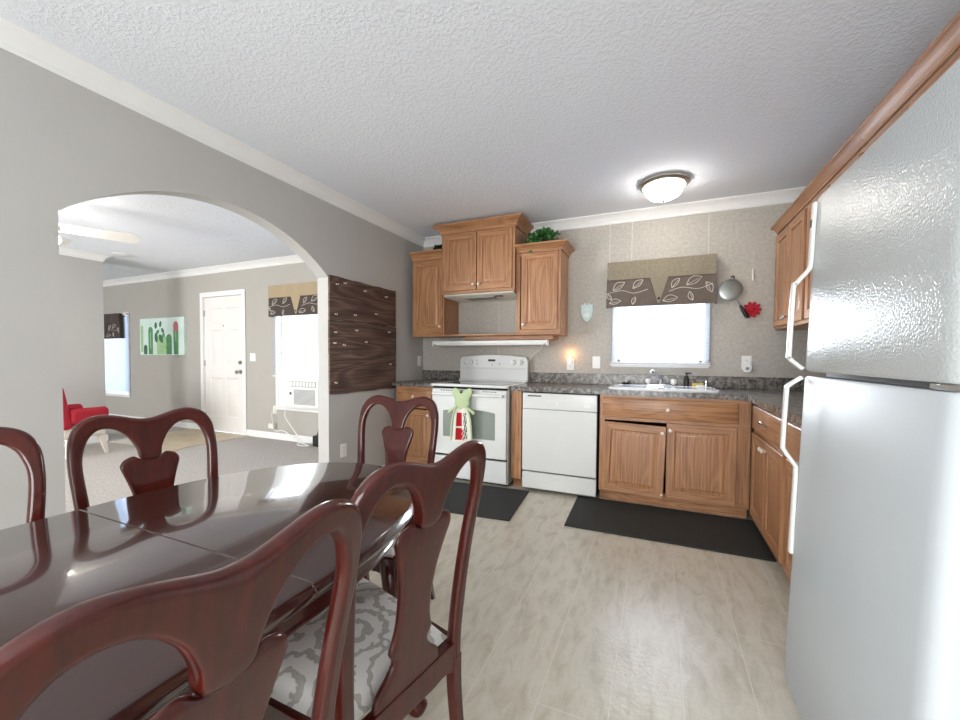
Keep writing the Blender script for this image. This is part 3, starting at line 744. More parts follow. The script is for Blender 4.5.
def towel_mat(i, j):
    u, w = j/24, i/20
    if .16 < u < .46 and .12 < w < .95 and not (.5 < w < .56): return 1
    if .46 <= u < .62 and .62 < w < .95 and (j+i) % 3: return 1
    if .6 < u < .76 and .1 < w < .9 and (j*2+i) % 5 > 1: return 2
    return 0
for i in range(ni-1):
    for j in range(nj-1):
        a = i*nj+j; mt.add([vs[a], vs[a+1], vs[a+nj+1], vs[a+nj]], [(0, 1, 2, 3)], towel_mat(i, j))
        b = ni*nj+a; mt.add([vs[b], vs[b+1], vs[b+nj+1], vs[b+nj]], [(3, 2, 1, 0)], 0)
mt.build('towel_cloth', ['towel_white', 'cherry', 'leafprint'], r)
for s in (-.075, .075):
    MB().tube(cr([(s*.8, -.012, .31), (s*1.2, -.014, .2), (s*1.35, -.014, .08), (s*1.4, -.014, .01)], 4), .009, 6).build('frog_leg', 'frog', r)
MB().tube(cr([(0, .0, .44), (0, .006, .455), (0, .028, .452), (0, .046, .43), (0, .03, .40), (0, .008, .41)], 4), .006, 6).build('loop', 'frog', r)

# dishwasher
r = thing('dishwasher', 'white built-in dishwasher between range filler and sink cabinet', 'dishwasher', (1.398, 0, 0))
Wd = .64
MB().box(.006, Wd-.006, -.60, -.03, .02, .868).build('tub', 'dark', r)
MB().box(.004, Wd-.008, -.642, -.60, .725, .862).build('control_panel', 'appl', r, bevel=.006, seg=3)
MB().box(.05, .17, -.6435, -.64, .832, .842).build('vent', 'black', r)
MB().box(.22, .40, -.644, -.64, .80, .804).box(.30, .315, -.6445, -.64, .765, .795).box(.53, .58, -.6445, -.64, .76, .782).build('buttons', 'white_plastic', r)
MB().box(.004, Wd-.008, -.645, -.60, .185, .722).build('door_panel', 'appl', r, bevel=.005)
MB().box(.004, Wd-.008, -.638, -.60, .03, .172).build('kick_plate', 'appl', r, bevel=.005)
# ------------------------------------------------------------------ refrigerator
FXD, FY0, FY1, FZ = 2.915, -3.12, -2.35, 1.67
r = thing('refrigerator', 'tall white top-freezer refrigerator with pebbled doors and curved handles', 'refrigerator', (3.245, (FY0+FY1)/2, .012))
r.rotation_euler.y = math.radians(1.8)   # stands leaning slightly back
cx, cy = 3.28, (FY0+FY1)/2
q = lambda x, y, z: (x-cx, y-cy, z)
MB().box(FXD+.075, XR-.03, FY0+.008, FY1-.008, .02, FZ-.008).box(FXD+.1, XR-.05, FY0+.03, FY1-.03, 0, .02).xf(q).build('cabinet_body', 'fridge', r, bevel=.006)
def fdoor(name, z0, z1, mat='fridge'):
    hw = (FY1-FY0)/2; prof = []
    for (u, w) in [(FXD+.068, -hw), (FXD+.03, -hw), (FXD+.012, -hw+.006), (FXD+.003, -hw+.02), (FXD, -hw+.045), (FXD, hw-.045), (FXD+.003, hw-.02), (FXD+.012, hw-.006), (FXD+.03, hw), (FXD+.068, hw)]: prof.append((u-cx, w))
    rows = [[(u+(.006 if z in (z0, z1) and u < FXD+.05-cx else 0), w*(.995 if z in (z0, z1) else 1), z) for u, w in prof] for z in (z0, z0+.008, z0+.3*(z1-z0), z1-.008, z1)]
    return MB().rings(rows).build(name, mat, r, smooth=50)
fd = fdoor('freezer_door', 1.105, FZ); rd = fdoor('refrigerator_door', .06, 1.09, 'fridge_smooth')
MB().box(FXD+.06, FXD+.08, FY0+.02, FY1-.02, .065, FZ-.01).xf(q).build('door_gasket', 'grey_plastic', r)
MB().box(FXD+.01, FXD+.06, FY0+.0, FY0+.09, 1.0905, 1.1045).xf(q).build('hinge', 'chrome', r, bevel=.003)
MB().box(FXD+.04, FXD+.09, FY0+.02, FY1-.02, .012, .055).xf(q).build('toe_grille', 'grey_plastic', r)
def strap(pts, name, par):
    mb = MB(); rows = []
    for x, z in cr(pts, 5):
        pass
    P = [Vector((x, 0, z)) for x, z in pts]
    for i, p in enumerate(P):
        t = (P[min(i+1, len(P)-1)]-P[max(i-1, 0)]).normalized(); nrm = Vector((-t.z, 0, t.x))
        w = .011
        prof = [(-w, -.004), (-w+.003, -.006), (w-.003, -.006), (w, -.004), (w, .004), (w-.003, .006), (-w+.003, .006), (-w, .004)]
        rows.append([(p.x-cx+nrm.x*b, FY1-.022-cy+a, p.z+nrm.z*b) for a, b in prof])
    return mb.rings(rows).build(name, 'white_plastic', par)
strap(cr([(FXD-.003, 1.655), (FXD-.004, 1.58), (FXD-.004, 1.46), (FXD-.010, 1.435), (FXD-.038, 1.395), (FXD-.045, 1.375), (FXD-.045, 1.17), (FXD-.042, 1.145), (FXD-.006, 1.112)], 5), 'handle', fd)
strap(cr([(FXD-.006, 1.084), (FXD-.040, 1.055), (FXD-.045, 1.03), (FXD-.045, .86), (FXD-.040, .835), (FXD-.010, .79), (FXD-.005, .765), (FXD-.004, .6), (FXD-.003, .49)], 5), 'handle', rd)
MB().box(FXD-.011, FXD-.006, FY1-.03, FY1-.014, 1.575, 1.60).xf(q).build('handle_screw', 'black', fd)

# ------------------------------------------------------------------ floor mats
def floor_mat(label, pts):
    cx = sum(p[0] for p in pts)/4; cy = sum(p[1] for p in pts)/4
    return tag(MB().prism([(x-cx, y-cy) for x, y in pts], XY, 0.0, .011).build('floor_mat', 'mat', None, bevel=.004, loc=(cx, cy, .001)), label, 'mat')
floor_mat('long black rubber mat in front of the sink cabinet', [(1.88, -.60), (3.115, -.60), (3.115, -1.24), (1.90, -1.25)])
floor_mat('smaller black rubber mat in front of the range', [(.74, -.71), (1.475, -.66), (1.53, -1.34), (.80, -1.40)])

# ------------------------------------------------------------------ ceiling light
r = thing('ceiling_light', 'lit flush dome light with nickel rim on kitchen ceiling', 'ceiling light', (2.49, -.60, H))
MB().lathe([(.165, 0), (.178, -.008), (.178, -.022), (.165, -.034), (.150, -.038), (.145, -.03)], n=40).build('rim', 'nickel', r)
MB().lathe([(.138, -.034), (.137, -.056), (.126, -.085), (.102, -.112), (.062, -.130), (.012, -.136)], n=40).build('dome', 'dome', r)
MB().lathe([(.012, -.135), (.014, -.141), (.008, -.149), (.002, -.153)], n=14).build('finial', 'nickel', r)

# ------------------------------------------------------------------ things on the kitchen wall
def valance(name, label, x0, x1, z0, z1, y=-.095, topm='taupe', botm='valance_dark', tabx=.5, band=.4, deep=.09):
    r = thing(name, label, 'valance', ((x0+x1)/2, y, z0))
    w = (x1-x0)/2; h = z1-z0; zb = h*(1-band)
    def front(u): return -.006*math.sin(u*28)*.6-.003
    def shell(za, zb_, off, flare):
        n = 36
        front_rows = []
        for z in (za, (za+zb_)/2, zb_):
            k = 1+flare*(1-z/h)
            row = [(-w*k, deep, z), (-w*k, deep*.5, z)]+[((-w+2*w*i/n)*k, front(-w+2*w*i/n)-off, z) for i in range(n+1)]+[(w*k, deep*.5, z), (w*k, deep, z)]
            front_rows.append(row)
        back_rows = [[(x*.992, y_+.006 if y_ < deep*.4 else y_, z) for x, y_, z in row] for row in front_rows]
        m = MB(); m.grid(front_rows); m.grid(back_rows)
        m.grid([front_rows[0], back_rows[0]]); m.grid([front_rows[-1], back_rows[-1]])
        m.grid([[a[0] for a in front_rows], [a[0] for a in back_rows]]); m.grid([[a[-1] for a in front_rows], [a[-1] for a in back_rows]])
        return m
    shell(0, zb+.03, 0, .02).build('lower_panel', botm, r, smooth=60)
    shell(zb, h, .008, .0).build('top_band', topm, r, smooth=60)
    tb = MB(); cx = (tabx-.5)*2*w
    tri = [(cx-.078*w/.44, zb+.01), (cx+.078*w/.44, zb+.01), (cx+.008, .02), (cx-.008, .02)]
    tb.prism(tri, XZ, -.016, -.009).build('centre_tab', topm, r, bevel=.002)
    MB().lathe([(.010, -.015), (.011, -.02), (.006, -.024), (.002, -.025)], (cx, 0, .06), 'y', 12).build('button', 'black', r)
    # embroidered leaves and stems
    lf = MB()
    def leaf(cx_, cz, L, ang):
        pts = []
        for i in range(17):
            t = i/16; u = L*(t-.5); v = .30*L*math.sin(PI*t)
            pts.append((u, v))
        pts += [(u, -v*.55) for u, v in pts[::-1]]
        ca, sa = math.cos(ang), math.sin(ang)
        path = [(cx_+u*ca-v*sa, -.0105, min(max(cz+u*sa+v*ca, .008), zb-.004)) for u, v in pts]
        path = [(a, front(a)-.003, c) for a, b, c in path]
        lf.tube(path, .0026, 5); 
        lf.tube([(cx_-.5*L*ca, front(cx_-.5*L*ca)-.003, cz-.5*L*sa), (cx_+.3*L*ca, front(cx_+.3*L*ca)-.003, min(cz+.3*L*sa, zb))], .0018, 5)
    k = w/.43
    for a, b, L, an in ((-.36, .045, .10, .2), (-.20, .05, .07, 1.2), (-.33, .19, .12, .6), (-.17, .20, .11, .7), (.13, .19, .10, .9), (.27, .20, .13, .5), (.09, .05, .12, .2), (.25, .07, .08, 1.9), (.38, .14, .10, -1.1), (-.41, .10, .07, 2.2)):
        leaf(a*k, b*zb/.25, L*min(k, 1), an)
    for pts in ([(-.42, .13), (-.3, .15), (-.2, .12), (-.09, .15)], [(.08, .12), (.18, .15), (.3, .13), (.41, .17)]):
        lf.tube([(x*k, front(x*k)-.003, z*zb/.25) for x, z in cr(pts, 6)], .0024, 5)
    lf.build('embroidery', 'thread', r)
    return r
valance('window_valance', 'taupe valance with white leaf embroidery over the sink window', 2.035, 2.905, 1.635, 2.043)
valance('window_valance', 'tan and brown leaf valance over the air conditioner window', -2.42, -1.38, 1.71, 2.13, y=-.085, topm='tan_cloth', botm='valance_brown', deep=.08)
valance('window_valance', 'dark brown leaf valance on the far window near the painting', -7.0, -6.10, 1.46, 1.90, y=-.10, topm='valance_brown', botm='valance_brown', deep=.08)

r = thing('frying_pan', 'grey frying pan hanging upside down on the kitchen wall', 'pan', (3.018, -.006, 1.745), 0)
MB().lathe([(.070, -.002), (.092, -.034), (.088, -.034), (.067, -.006), (.002, -.006)], n=30).xf(lambda x, y, z: (x, z-.001, y)).build('pan_bowl', 'steel', r)
MB().lathe([(.002, -.038), (.066, -.038), (.078, -.034), (.089, -.028), (.090, -.032)], n=30, caps=False).xf(lambda x, y, z: (x, z*.55-.016, y)).build('pan_base', 'steel', r)
a = math.radians(-62); ca, sa = math.cos(a), math.sin(a)
MB().tube([(ca*.085, -.03, sa*.085), (ca*.16, -.03, sa*.16)], .007, 8).build('handle_ferrule', 'steel', r)
hp = MB().tube([(ca*.15, -.03, sa*.15), (ca*.19, -.03, sa*.19), (ca*.25, -.03, sa*.25), (ca*.27, -.03, sa*.27)], [.010, .015, .017, .010], 10).build('handle', 'black', r)
MB().tube(cr([(0.02, -.02, .086), (.025, -.02, .108), (.015, -.012, .118), (.005, -.004, .11)], 4), .005, 6).build('helper_loop', 'black', r)
tag(MB().tube(cr([(0, -.004, .05), (0, -.006, -.02), (.002, -.02, -.05), (.008, -.024, -.04)], 5), .007, 8).build('wall_hook', 'cream_plastic', None, loc=(3.178, -.004, 1.865)), 'small cream hook on the kitchen wall above the red flower', 'hook')
r = thing('flower_decoration', 'red flower-shaped decoration beside the frying pan handle', 'decoration', (3.176, -.003, 1.575))
pet = MB()
for i in range(10):
    t = 2*PI*i/10; c, s = math.cos(t), math.sin(t)
    pp = cr([(0, -.01), (.03, -.016), (.055, -.013), (.070, 0), (.055, .013), (.03, .016), (0, .01)], 3)
    pet.prism([(u*c-v*s, u*s+v*c) for u, v in pp], XZ, -.006-.002*(i % 2), -.016-.004*(i % 2))
pet.build('petals', 'red', r, bevel=.002)
MB().sphere((0, -.018, 0), .02, sc=(1, .6, 1)).build('flower_centre', 'cherry', r)
r = tag(MB().prism(cr([(-.05, .07), (-.03, .062), (-.02, .085), (0, .06), (.02, .085), (.03, .062), (.05, .07), (.056, .02), (.05, -.03), (.03, -.075), (0, -.10), (-.03, -.075), (-.05, -.03), (-.056, .02)], 4, True), XZ, -.002, -.016).lathe([(.028, -.016), (.026, -.02), (.002, -.022)], (0, 0, -.035), 'y', 14, 1).box(-.03, .03, -.02, -.015, .015, .022, 1).box(-.004, .004, -.021, -.015, -.005, .05, 1).build('wall_plaque', ['mint', 'white_plastic'], None, bevel=.002, loc=(1.84, 0, 1.615)), 'small pale mint plaque on wall right of the cabinets', 'plaque')
r = thing('night_light', 'small glowing night light plugged in left of the switch', 'night light', (1.69, -.0095, 1.135))
MB().prism(rrect(.034, .05, .008), XZ, 0, -.026).build('housing', 'white_plastic', r, bevel=.003)
MB().lathe([(.008, .025), (.010, .03), (.012, .045), (.006, .064), (.001, .068)], (0, -.014, 0), 'z', 12).build('bulb', 'flame', r)
l = bpy.data.lights.new('night_light_glow', 'POINT'); l.energy = .4; l.color = (1, .45, .16); l.shadow_soft_size = .012
o = bpy.data.objects.new('night_light_glow', l); o.location = (0, -.042, .065); o.parent = r; COL.objects.link(o)
r = thing('air_freshener', 'white plug-in air freshener on the outlet right of the sink', 'air freshener', (3.15, -.0095, 1.095))
MB().prism([(u, v) for u, v in rrect(.066, .085, .03)], XZ, 0, -.035).build('body', 'white_plastic', r, bevel=.006, seg=3)
MB().lathe([(.013, -.034), (.013, -.038), (.004, -.039)], (0, 0, -.008), 'y', 14).build('dial', 'grey_plastic', r)

# ------------------------------------------------------------------ plants on the cabinets
def ivy(name, label, loc, n, spread, leafmat, droop, seed, size=.032, pot=True):
    rnd = random.Random(seed)
    r = thing(name, label, 'plant', loc)
    MB().lathe([(.032, 0), (.036, .004), (.045, .055), (.048, .06), (.04, .06), (.036, .045), (.002, .044)], n=16).build('pot', 'terracotta', r)
    lv, st = MB(), MB()
    for i in range(n):
        a = rnd.uniform(0, 2*PI); L = rnd.uniform(.3, 1); x, y = math.cos(a)*spread[0]*L, math.sin(a)*spread[1]*L
        zt = rnd.uniform(.06, spread[2]); e = (x, y, zt-droop*L*rnd.random())
        pth = cr([(0, 0, .045), (x*.4, y*.4, max(zt, .08)), e], 4); st.tube(pth, .0018, 4)
        for (px, py, pz) in pth[3:]:
            for kk in range(2):
                s = size*rnd.uniform(.6, 1.15); d = Vector((rnd.uniform(-1, 1), rnd.uniform(-1, .6), rnd.uniform(-.5, .9))).normalized()
                u = d.cross(Vector((rnd.uniform(-1, 1), rnd.uniform(-1, 1), rnd.uniform(-1, 1)))).normalized(); nn = d.cross(u)
                o = Vector((px, py, pz)); tip = o+d*s*1.5
                base_ = [o, o+d*s*.25+u*s*.5, o+d*s*.8+u*s*.45+nn*s*.1, tip, o+d*s*.8-u*s*.45+nn*s*.1, o+d*s*.25-u*s*.5, o+d*s*.7-nn*s*.05]
                lv.add(base_, [(0, 1, 6), (1, 2, 6), (2, 3, 6), (3, 4, 6), (4, 5, 6), (5, 0, 6)])
    lv.build('foliage', leafmat, r, smooth=60); st.build('stems', 'stem', r)
    return r
ivy('potted_ivy', 'bright green trailing ivy on top of the right range cabinet', (1.45, -.22, 2.223), 52, (.20, .16, .15), 'leaf', .17, 3)
ivy('potted_ivy', 'small dark plant in the corner on top of the left cabinet', (.30, -.18, 2.263), 14, (.06, .06, .10), 'leaf_dark', .05, 5, .022)

# ------------------------------------------------------------------ wooden board on the grey wall
r = thing('wooden_board', 'dark stained wooden plank board with small hooks on the grey wall', 'board', (0, -1.03, .85))
L = .463
mb = MB()
for z0, z1, y0, y1 in ((.0, .33, -L, L), (.334, .62, -L-.003, L+.004), (.624, .985, -L, L-.002)):
    n = 10; top = [(y0+(y1-y0)*i/n, z1+.003*math.sin(i*2.1+z0*9)) for i in range(n+1)]; bot = [(y0+(y1-y0)*i/n, z0+.003*math.sin(i*1.7+z1*5)) for i in range(n+1)]
    mb.prism(bot+top[::-1], YZ, .001, .021)
mb.build('planks', 'board', r, bevel=.003)
for y, z in ((-1.419, 1.77), (-1.324, 1.794), (-1.064, 1.765), (-.749, 1.754), (-1.433, 1.52), (-1.199, 1.534), (-.905, 1.572), (-.70, 1.413), (-1.339, 1.266), (-1.051, 1.302), (-.68, 1.095), (-1.44, .95), (-1.44, 1.37), (-1.18, 1.40), (-1.45, 1.28)):
    yy, zz = y+1.03, z-.85
    MB().lathe([(.006, .020), (.006, .026), (.003, .028)], (0, yy, zz), 'x', 10).tube(cr([(.026, yy, zz), (.036, yy, zz-.006), (.044, yy, zz-.004), (.046, yy, zz+.006)], 4), .0028, 6).build('hook', 'ivory', r)

# ------------------------------------------------------------------ dining table
TX, TY, TL, TW = 1.495, -3.75, .945, .425
def table_outline(off=0.0, n=20, by=.64, ex=2.15):
    a, b = TW-off, by-off*.9; ys = TL-by; out = []
    for i in range(n+1):
        t = PI*i/n; c, s = math.cos(t), math.sin(t)
        out.append((a*math.copysign(abs(c)**(2/ex), c), ys+b*abs(s)**(2/ex)))
    return out+[(-x, -y) for x, y in out]
def clip_y(poly, lo, hi):
    def half(P, f, val, keep):
        o = []
        for i in range(len(P)):
            a, b = P[i], P[(i+1) % len(P)]; ka, kb = keep(a[1], val), keep(b[1], val)
            if ka: o.append(a)
            if ka != kb:
                t = (val-a[1])/(b[1]-a[1]); o.append((a[0]+(b[0]-a[0])*t, val))
        return o
    P = half(poly, None, lo, lambda y, v: y >= v-1e-9); return half(P, None, hi, lambda y, v: y <= v+1e-9)
r = thing('dining_table', 'long glossy dark mahogany dining table with one leaf', 'table', (TX, TY, 0))
def table_piece(name, lo, hi):
    prof = [(0.012, .727), (.004, .730), (.0, .738), (0, .744), (.006, .750), (.010, .756), (.016, .760)]
    rows = [[(x, y, z) for x, y in clip_y(table_outline(o), lo, hi)] for o, z in prof]
    return MB().rings(rows).build(name, 'mahog_top', r, smooth=40, bevel=.0022)
table_piece('tabletop_half', .2352, 2); table_piece('table_leaf', -.2346, .2346); table_piece('tabletop_half', -2, -.2352)
ap = [[(x, y, z) for x, y in table_outline(o)] for o, z in ((.06, .728), (.06, .665), (.056, .66), (.056, .655), (.062, .648), (.085, .648), (.085, .728))]
MB().rings(ap, 0, False).build('apron', 'mahog', r, smooth=30)
MB().box(-.33, .33, -.6, .6, .70, .727).build('slide_rails', 'mahog', r)
def cabriole(mb, x, y, top, ox, oy, s=1.0):
    """S-curved leg from (x,y,top) to the floor, bulging outward along (ox,oy)"""
    pts = [(.0, top), (.012, top*.92), (.022, top*.80), (.012, top*.62), (-.004, top*.40), (-.006, top*.2), (.006, top*.09), (.022, .035), (.028, .018), (.026, .0)]
    rad = [.036, .036, .032, .026, .020, .016, .016, .022, .026, .022]
    P = cr([(x+ox*o*s*1.3, y+oy*o*s*1.3, z) for o, z in pts], 3); Rr = [q[0] for q in cr([(q, 0) for q in rad], 3)]
    rows = []
    for (px, py, pz), rr in zip(P, Rr):
        rr *= s; rows.append([(px+rr*math.copysign(abs(math.cos(t))**.7, math.cos(t)), py+rr*math.copysign(abs(math.sin(t))**.7, math.sin(t)), pz) for t in [2*PI*k/14 for k in range(14)]])
    return mb.rings(rows)
for sx in (-1, 1):
    for sy in (-1, 1):
        cabriole(MB(), sx*.25, sy*.795, .70, sx*.5, sy*.5, 1.2).build('leg', 'mahog', r)

# ------------------------------------------------------------------ dining chairs (face +x in their own frame)
RAKE = .075
def back_x(z, s):
    t = max(0, (z-.45)/.52)
    return -RAKE*(t**1.15)*1.0 + .018*math.sin(PI*min(t, 1))*.6 - .012*(1-min(1, abs(s)/.2)**2)*min(1, t*1.6)
def slab_ring(a, b, th, tdir=None, ze=None):
    """closed ring across from point a=(s,z) to b, rounded edges; returns list of (s,z,thick)"""
    w = math.hypot(a[0]-b[0], a[1]-b[1]); rr = min(.011, w/2)
    e = [0, .08*rr, .3*rr, .65*rr, rr]; cs = [x/w for x in e]
    mid = [rr/w+(1-2*rr/w)*i/8 for i in range(1, 8)]
    cols = cs+mid+[1-c for c in cs[::-1]]
    out = []
    for c in cols:
        d = min(c, 1-c)*w; k = 1 if d >= rr else math.sqrt(max(0, 1-(1-d/rr)**2))
        out.append((c, th/2*max(k, .08)))
    return out
def make_chair():
    r = thing('dining_chair', 'x', 'chair', (0, 0, 0), 0, 'mahogany dining chairs around the table')
    half_o = [(.186, .40), (.188, .45), (.193, .52), (.200, .62), (.206, .71), (.212, .80), (.212, .86), (.206, .908), (.190, .943), (.165, .964), (.130, .974), (.095, .971), (.065, .963), (.042, .956), (.022, .951), (.010, .9495), (0, .949)]
    half_i = [(.152, .40), (.153, .45), (.157, .52), (.164, .62), (.171, .715), (.178, .80), (.177, .85), (.164, .893), (.149, .915), (.130, .927), (.106, .927), (.084, .918), (.063, .899), (.048, .877), (.034, .845), (.027, .815), (0, .806)]
    O = cr(half_o, 4); I = cr(half_i, 4)
    O = O+[(-s, z) for s, z in O[-2::-1]]; I = I+[(-s, z) for s, z in I[-2::-1]]
    rows = []
    for a, b in zip(O, I):
        front, bk = [], []
        for c, h in slab_ring(a, b, .030):
            s = a[0]+(b[0]-a[0])*c; z = a[1]+(b[1]-a[1])*c; x = back_x(z, s)
            front.append((x+h, s, z)); bk.append((x-h, s, z))
        rows.append(front+bk[::-1])
    MB().rings(rows).build('back_frame', 'mahog', r, smooth=45)
    sp = [(.105, .445, .445), (.098, .47, .47), (.075, .492, .492), (.058, .512, .512), (.055, .53, .53), (.066, .548, .545), (.060, .568, .565), (.053, .60, .60), (.053, .65, .65), (.059, .70, .70), (.069, .74, .74), (.079, .772, .768), (.086, .795, .778), (.084, .808, .784), (.076, .818, .789), (.062, .825, .793), (.050, .828, .797), (.042, .826, .801), (.034, .820, .806), (.028, .815, .812), (.026, .82, .82)]
    E3 = cr(sp, 3); rows = []
    for s0, ze, zc in E3:
        front, bk = [], []
        for c, h in slab_ring((s0, ze), (-s0, ze), .018):
            q = 2*c-1; s = -q*s0; z = zc+(ze-zc)*abs(q)**3; x = back_x(z, s)
            front.append((x+h, s, z)); bk.append((x-h, s, z))
        rows.append(front+bk[::-1])
    MB().rings(rows).build('splat', 'mahog', r, smooth=45)
    # seat frame: trapezoid rails with a serpentine lower edge
    def rail(p0, p1, th=.024, top=.445, h=.06):
        P0, P1 = Vector(p0), Vector(p1); d = (P1-P0); n_ = Vector((-d.y, d.x)).normalized()*th/2; rows = []
        for i in range(17):
            t = i/16; p = P0+d*t; lo = top-h-.018*(1-math.sin(PI*t))*(.5+.5*math.cos(6*PI*t)); 
            rows.append([(p.x+n_.x, p.y+n_.y, top), (p.x-n_.x, p.y-n_.y, top), (p.x-n_.x, p.y-n_.y, lo), (p.x+n_.x, p.y+n_.y, lo)])
        return MB().rings(rows)
    fr, bk_ = .225, .168
    for p0, p1, nm in (((.43, -fr), (.43, fr), 'front_rail'), ((0, -bk_), (.43, -fr), 'side_rail'), ((0, bk_), (.43, fr), 'side_rail'), ((0, -bk_), (0, bk_), 'rear_rail')):
        rail(p0, p1).build(nm, 'mahog', r, bevel=.002)
    # cushion
    rows = []
    def seat_pt(u, v): # u 0..1 back to front, v -1..1
        x = .015+.425*u; hw = bk_-.004+(fr-bk_+.012)*u; return x, v*hw
    N = 20
    for i in range(N+1):
        row = []
        for j in range(N+1):
            u, v = i/N, -1+2*j/N; x, y = seat_pt(u, v)
            e = (1-abs(2*u-1)**4)*(1-abs(v)**4); row.append((x, y, .447+.042*max(e, 0)**.45))
        rows.append(row)
    m = MB().grid(rows); bot = [[(x, y, .446) for x, y, z in row] for row in rows]; m.grid(bot)
    m.grid([rows[0], bot[0]]); m.grid([rows[-1], bot[-1]]); m.grid([[a[0] for a in rows], [a[0] for a in bot]]); m.grid([[a[-1] for a in rows], [a[-1] for a in bot]])
    m.build('seat_cushion', 'seat', r, smooth=60)
    for s in (-1, 1):
        cabriole(MB(), .415, s*.205, .44, .7, s*.7).build('front_leg', 'mahog', r)
        P = cr([(0, s*.169, .41), (-.004, s*.169, .3), (-.022, s*.172, .15), (-.06, s*.178, 0)], 5)
        rows = [[(x+a*k, y+b*k, z) for a, b in ((-.015, -.014), (.015, -.014), (.015, .014), (-.015, .014))] for (x, y, z), k in zip(P, [1.05-.2*i/(len(P)-1) for i in range(len(P))])]
        MB().rings(rows).build('rear_leg', 'mahog', r, bevel=.003)
    return r
chair0 = make_chair()
spots = [  # x, y, heading, label
    (.930, -3.245, -.10, 'mahogany chair on far side of table, whole back showing in front of the arch'),
    (.915, -3.735, -.22, 'mahogany chair on far side of table cut off by the left edge'),
    (1.327, -2.452, -1.44, 'mahogany chair at the far end of the table near the range'),
    (1.977, -3.308, 2.968, 'mahogany chair on near side of table with patterned seat in view'),
    (1.988, -3.768, 3.112, 'closest mahogany chair, its large back filling the lower left foreground'),
]
for i, (x, y, a, lb) in enumerate(spots):
    c = chair0 if i == 0 else copy_tree(chair0)
    c.location = (x, y, 0); c.rotation_euler.z = a; c['label'] = lb

# ------------------------------------------------------------------ living room
# window air conditioner
r = thing('air_conditioner', 'white window air conditioner below the living room blind', 'air conditioner', (-1.765, -.02, .49)); ac = r
MB().box(-.265, .265, -.10, .16, 0, .375).build('case', 'white_plastic', r, bevel=.008, seg=3)
MB().box(-.23, .23, -.104, -.095, .272, .345).build('louvre_recess', 'grey_plastic', r)
for i in range(8):
    x = -.22+i*.057; MB().box(x, x+.044, -.109, -.10, .278, .339).build('louvre', 'white_plastic', r, bevel=.002) if i % 1 == 0 else None
g = MB()
for i in range(14): g.box(-.15, .22, -.106, -.098, .04+i*.0145, .04+i*.0145+.008)
g.build('front_grille', 'grey_plastic', r)
MB().box(-.24, -.17, -.106, -.098, .04, .235).build('control_panel', 'white_plastic', r, bevel=.002)
MB().box(-.225, -.195, -.109, -.10, .165, .20).build('display', 'black', r)
r = tag(MB().box(-.15, .15, -.02, -.008, 0, .40).box(-.09, -.085, -.024, -.008, 0, .40).box(0, .005, -.024, -.008, 0, .40).box(.08, .085, -.024, -.008, 0, .4).build('filler_panel', 'white_plastic', None, bevel=.002, loc=(-2.19, .012, .475)), 'white accordion side panel left of the air conditioner', 'panel')
tag(MB().box(-.49, .49, -.035, -.0155, 0, .03).build('window_sill', 'white_trim', None, bevel=.004, loc=(-1.86, 0, .425)), 'white sill under the window air conditioner', 'sill')
ac_cord = MB().tube(cr([(-2.02, -.105, .52), (-2.05, -.14, .45), (-2.08, -.13, .36), (-2.02, -.11, .26), (-1.90, -.11, .14), (-1.79, -.12, .05), (-1.70, -.13, .011), (-1.62, -.16, .010), (-1.68, -.20, .010), (-1.80, -.18, .010), (-1.84, -.13, .010)], 6), .007, 6).xf(lambda x, y, z: (x+1.765, y+.02, z-.49)).build('power_cord', 'white_plastic', ac)
r = thing('plug_adapter', 'white plug adapter with cord below the living room outlet', 'plug', (-2.44, -.03, .19))
MB().box(-.05, .05, -.03, .028, -.035, .03).build('body', 'cream_plastic', r, bevel=.006)
MB().tube(cr([(.02, -.01, .02), (.03, -.02, .08), (.02, -.02, .15), (.02, -.015, .21)], 5), .007, 6).build('upper_lead', 'cream_plastic', r)
MB().tube(cr([(.04, -.02, -.02), (.10, -.03, -.06), (.22, -.02, -.05), (.34, -.03, -.08), (.48, -.04, -.16), (.62, -.06, -.178), (.70, -.08, -.178)], 6), .007, 6).build('lower_lead', 'white_plastic', r)
r = thing('power_brick', 'black power brick on carpet by the arch wall end', 'power brick', (-1.53, -.10, .001))
MB().box(-.05, .05, -.04, .04, 0, .14).build('brick', 'black', r, bevel=.01)
MB().tube(cr([(0, 0, .135), (.01, .01, .2), (.03, .03, .25), (.05, .05, .30)], 5), .008, 6).build('lead', 'black', r)

# cactus painting
r = thing('canvas_painting', 'pale mint canvas painting of green cacti left of the front door', 'painting', (-5.0, 0, 1.175), 0)
w, h = .61, .61
pm = MB().box(-w, w, -.04, -.002, 0, h)
def blob(cx, z0, wd, ht, m, lay):
    pts = []
    for i in range(13):
        t = PI*i/12; pts.append((cx+wd/2*math.cos(t), z0+ht-wd/2+wd/2*math.sin(t)))
    pts += [(cx-wd/2*.92, z0), (cx+wd/2*.92, z0)]
    pm.prism(pts, XZ, -.0395, -.0405-.0006*lay, m)
def oval(cx, cz, a, b, ang, m, lay):
    pm.prism([(cx+a*math.cos(t)*math.cos(ang)-b*math.sin(t)*math.sin(ang), cz+a*math.cos(t)*math.sin(ang)+b*math.sin(t)*math.cos(ang)) for t in [2*PI*i/18 for i in range(18)]], XZ, -.0395, -.0405-.0006*lay, m)
blob(.02, .01, .30, .33, 3, 1); blob(-.30, .01, .13, .46, 1, 1); blob(-.45, .01, .10, .16, 2, 2); blob(.21, .01, .15, .33, 1, 2); blob(.395, .01, .13, .46, 1, 1)
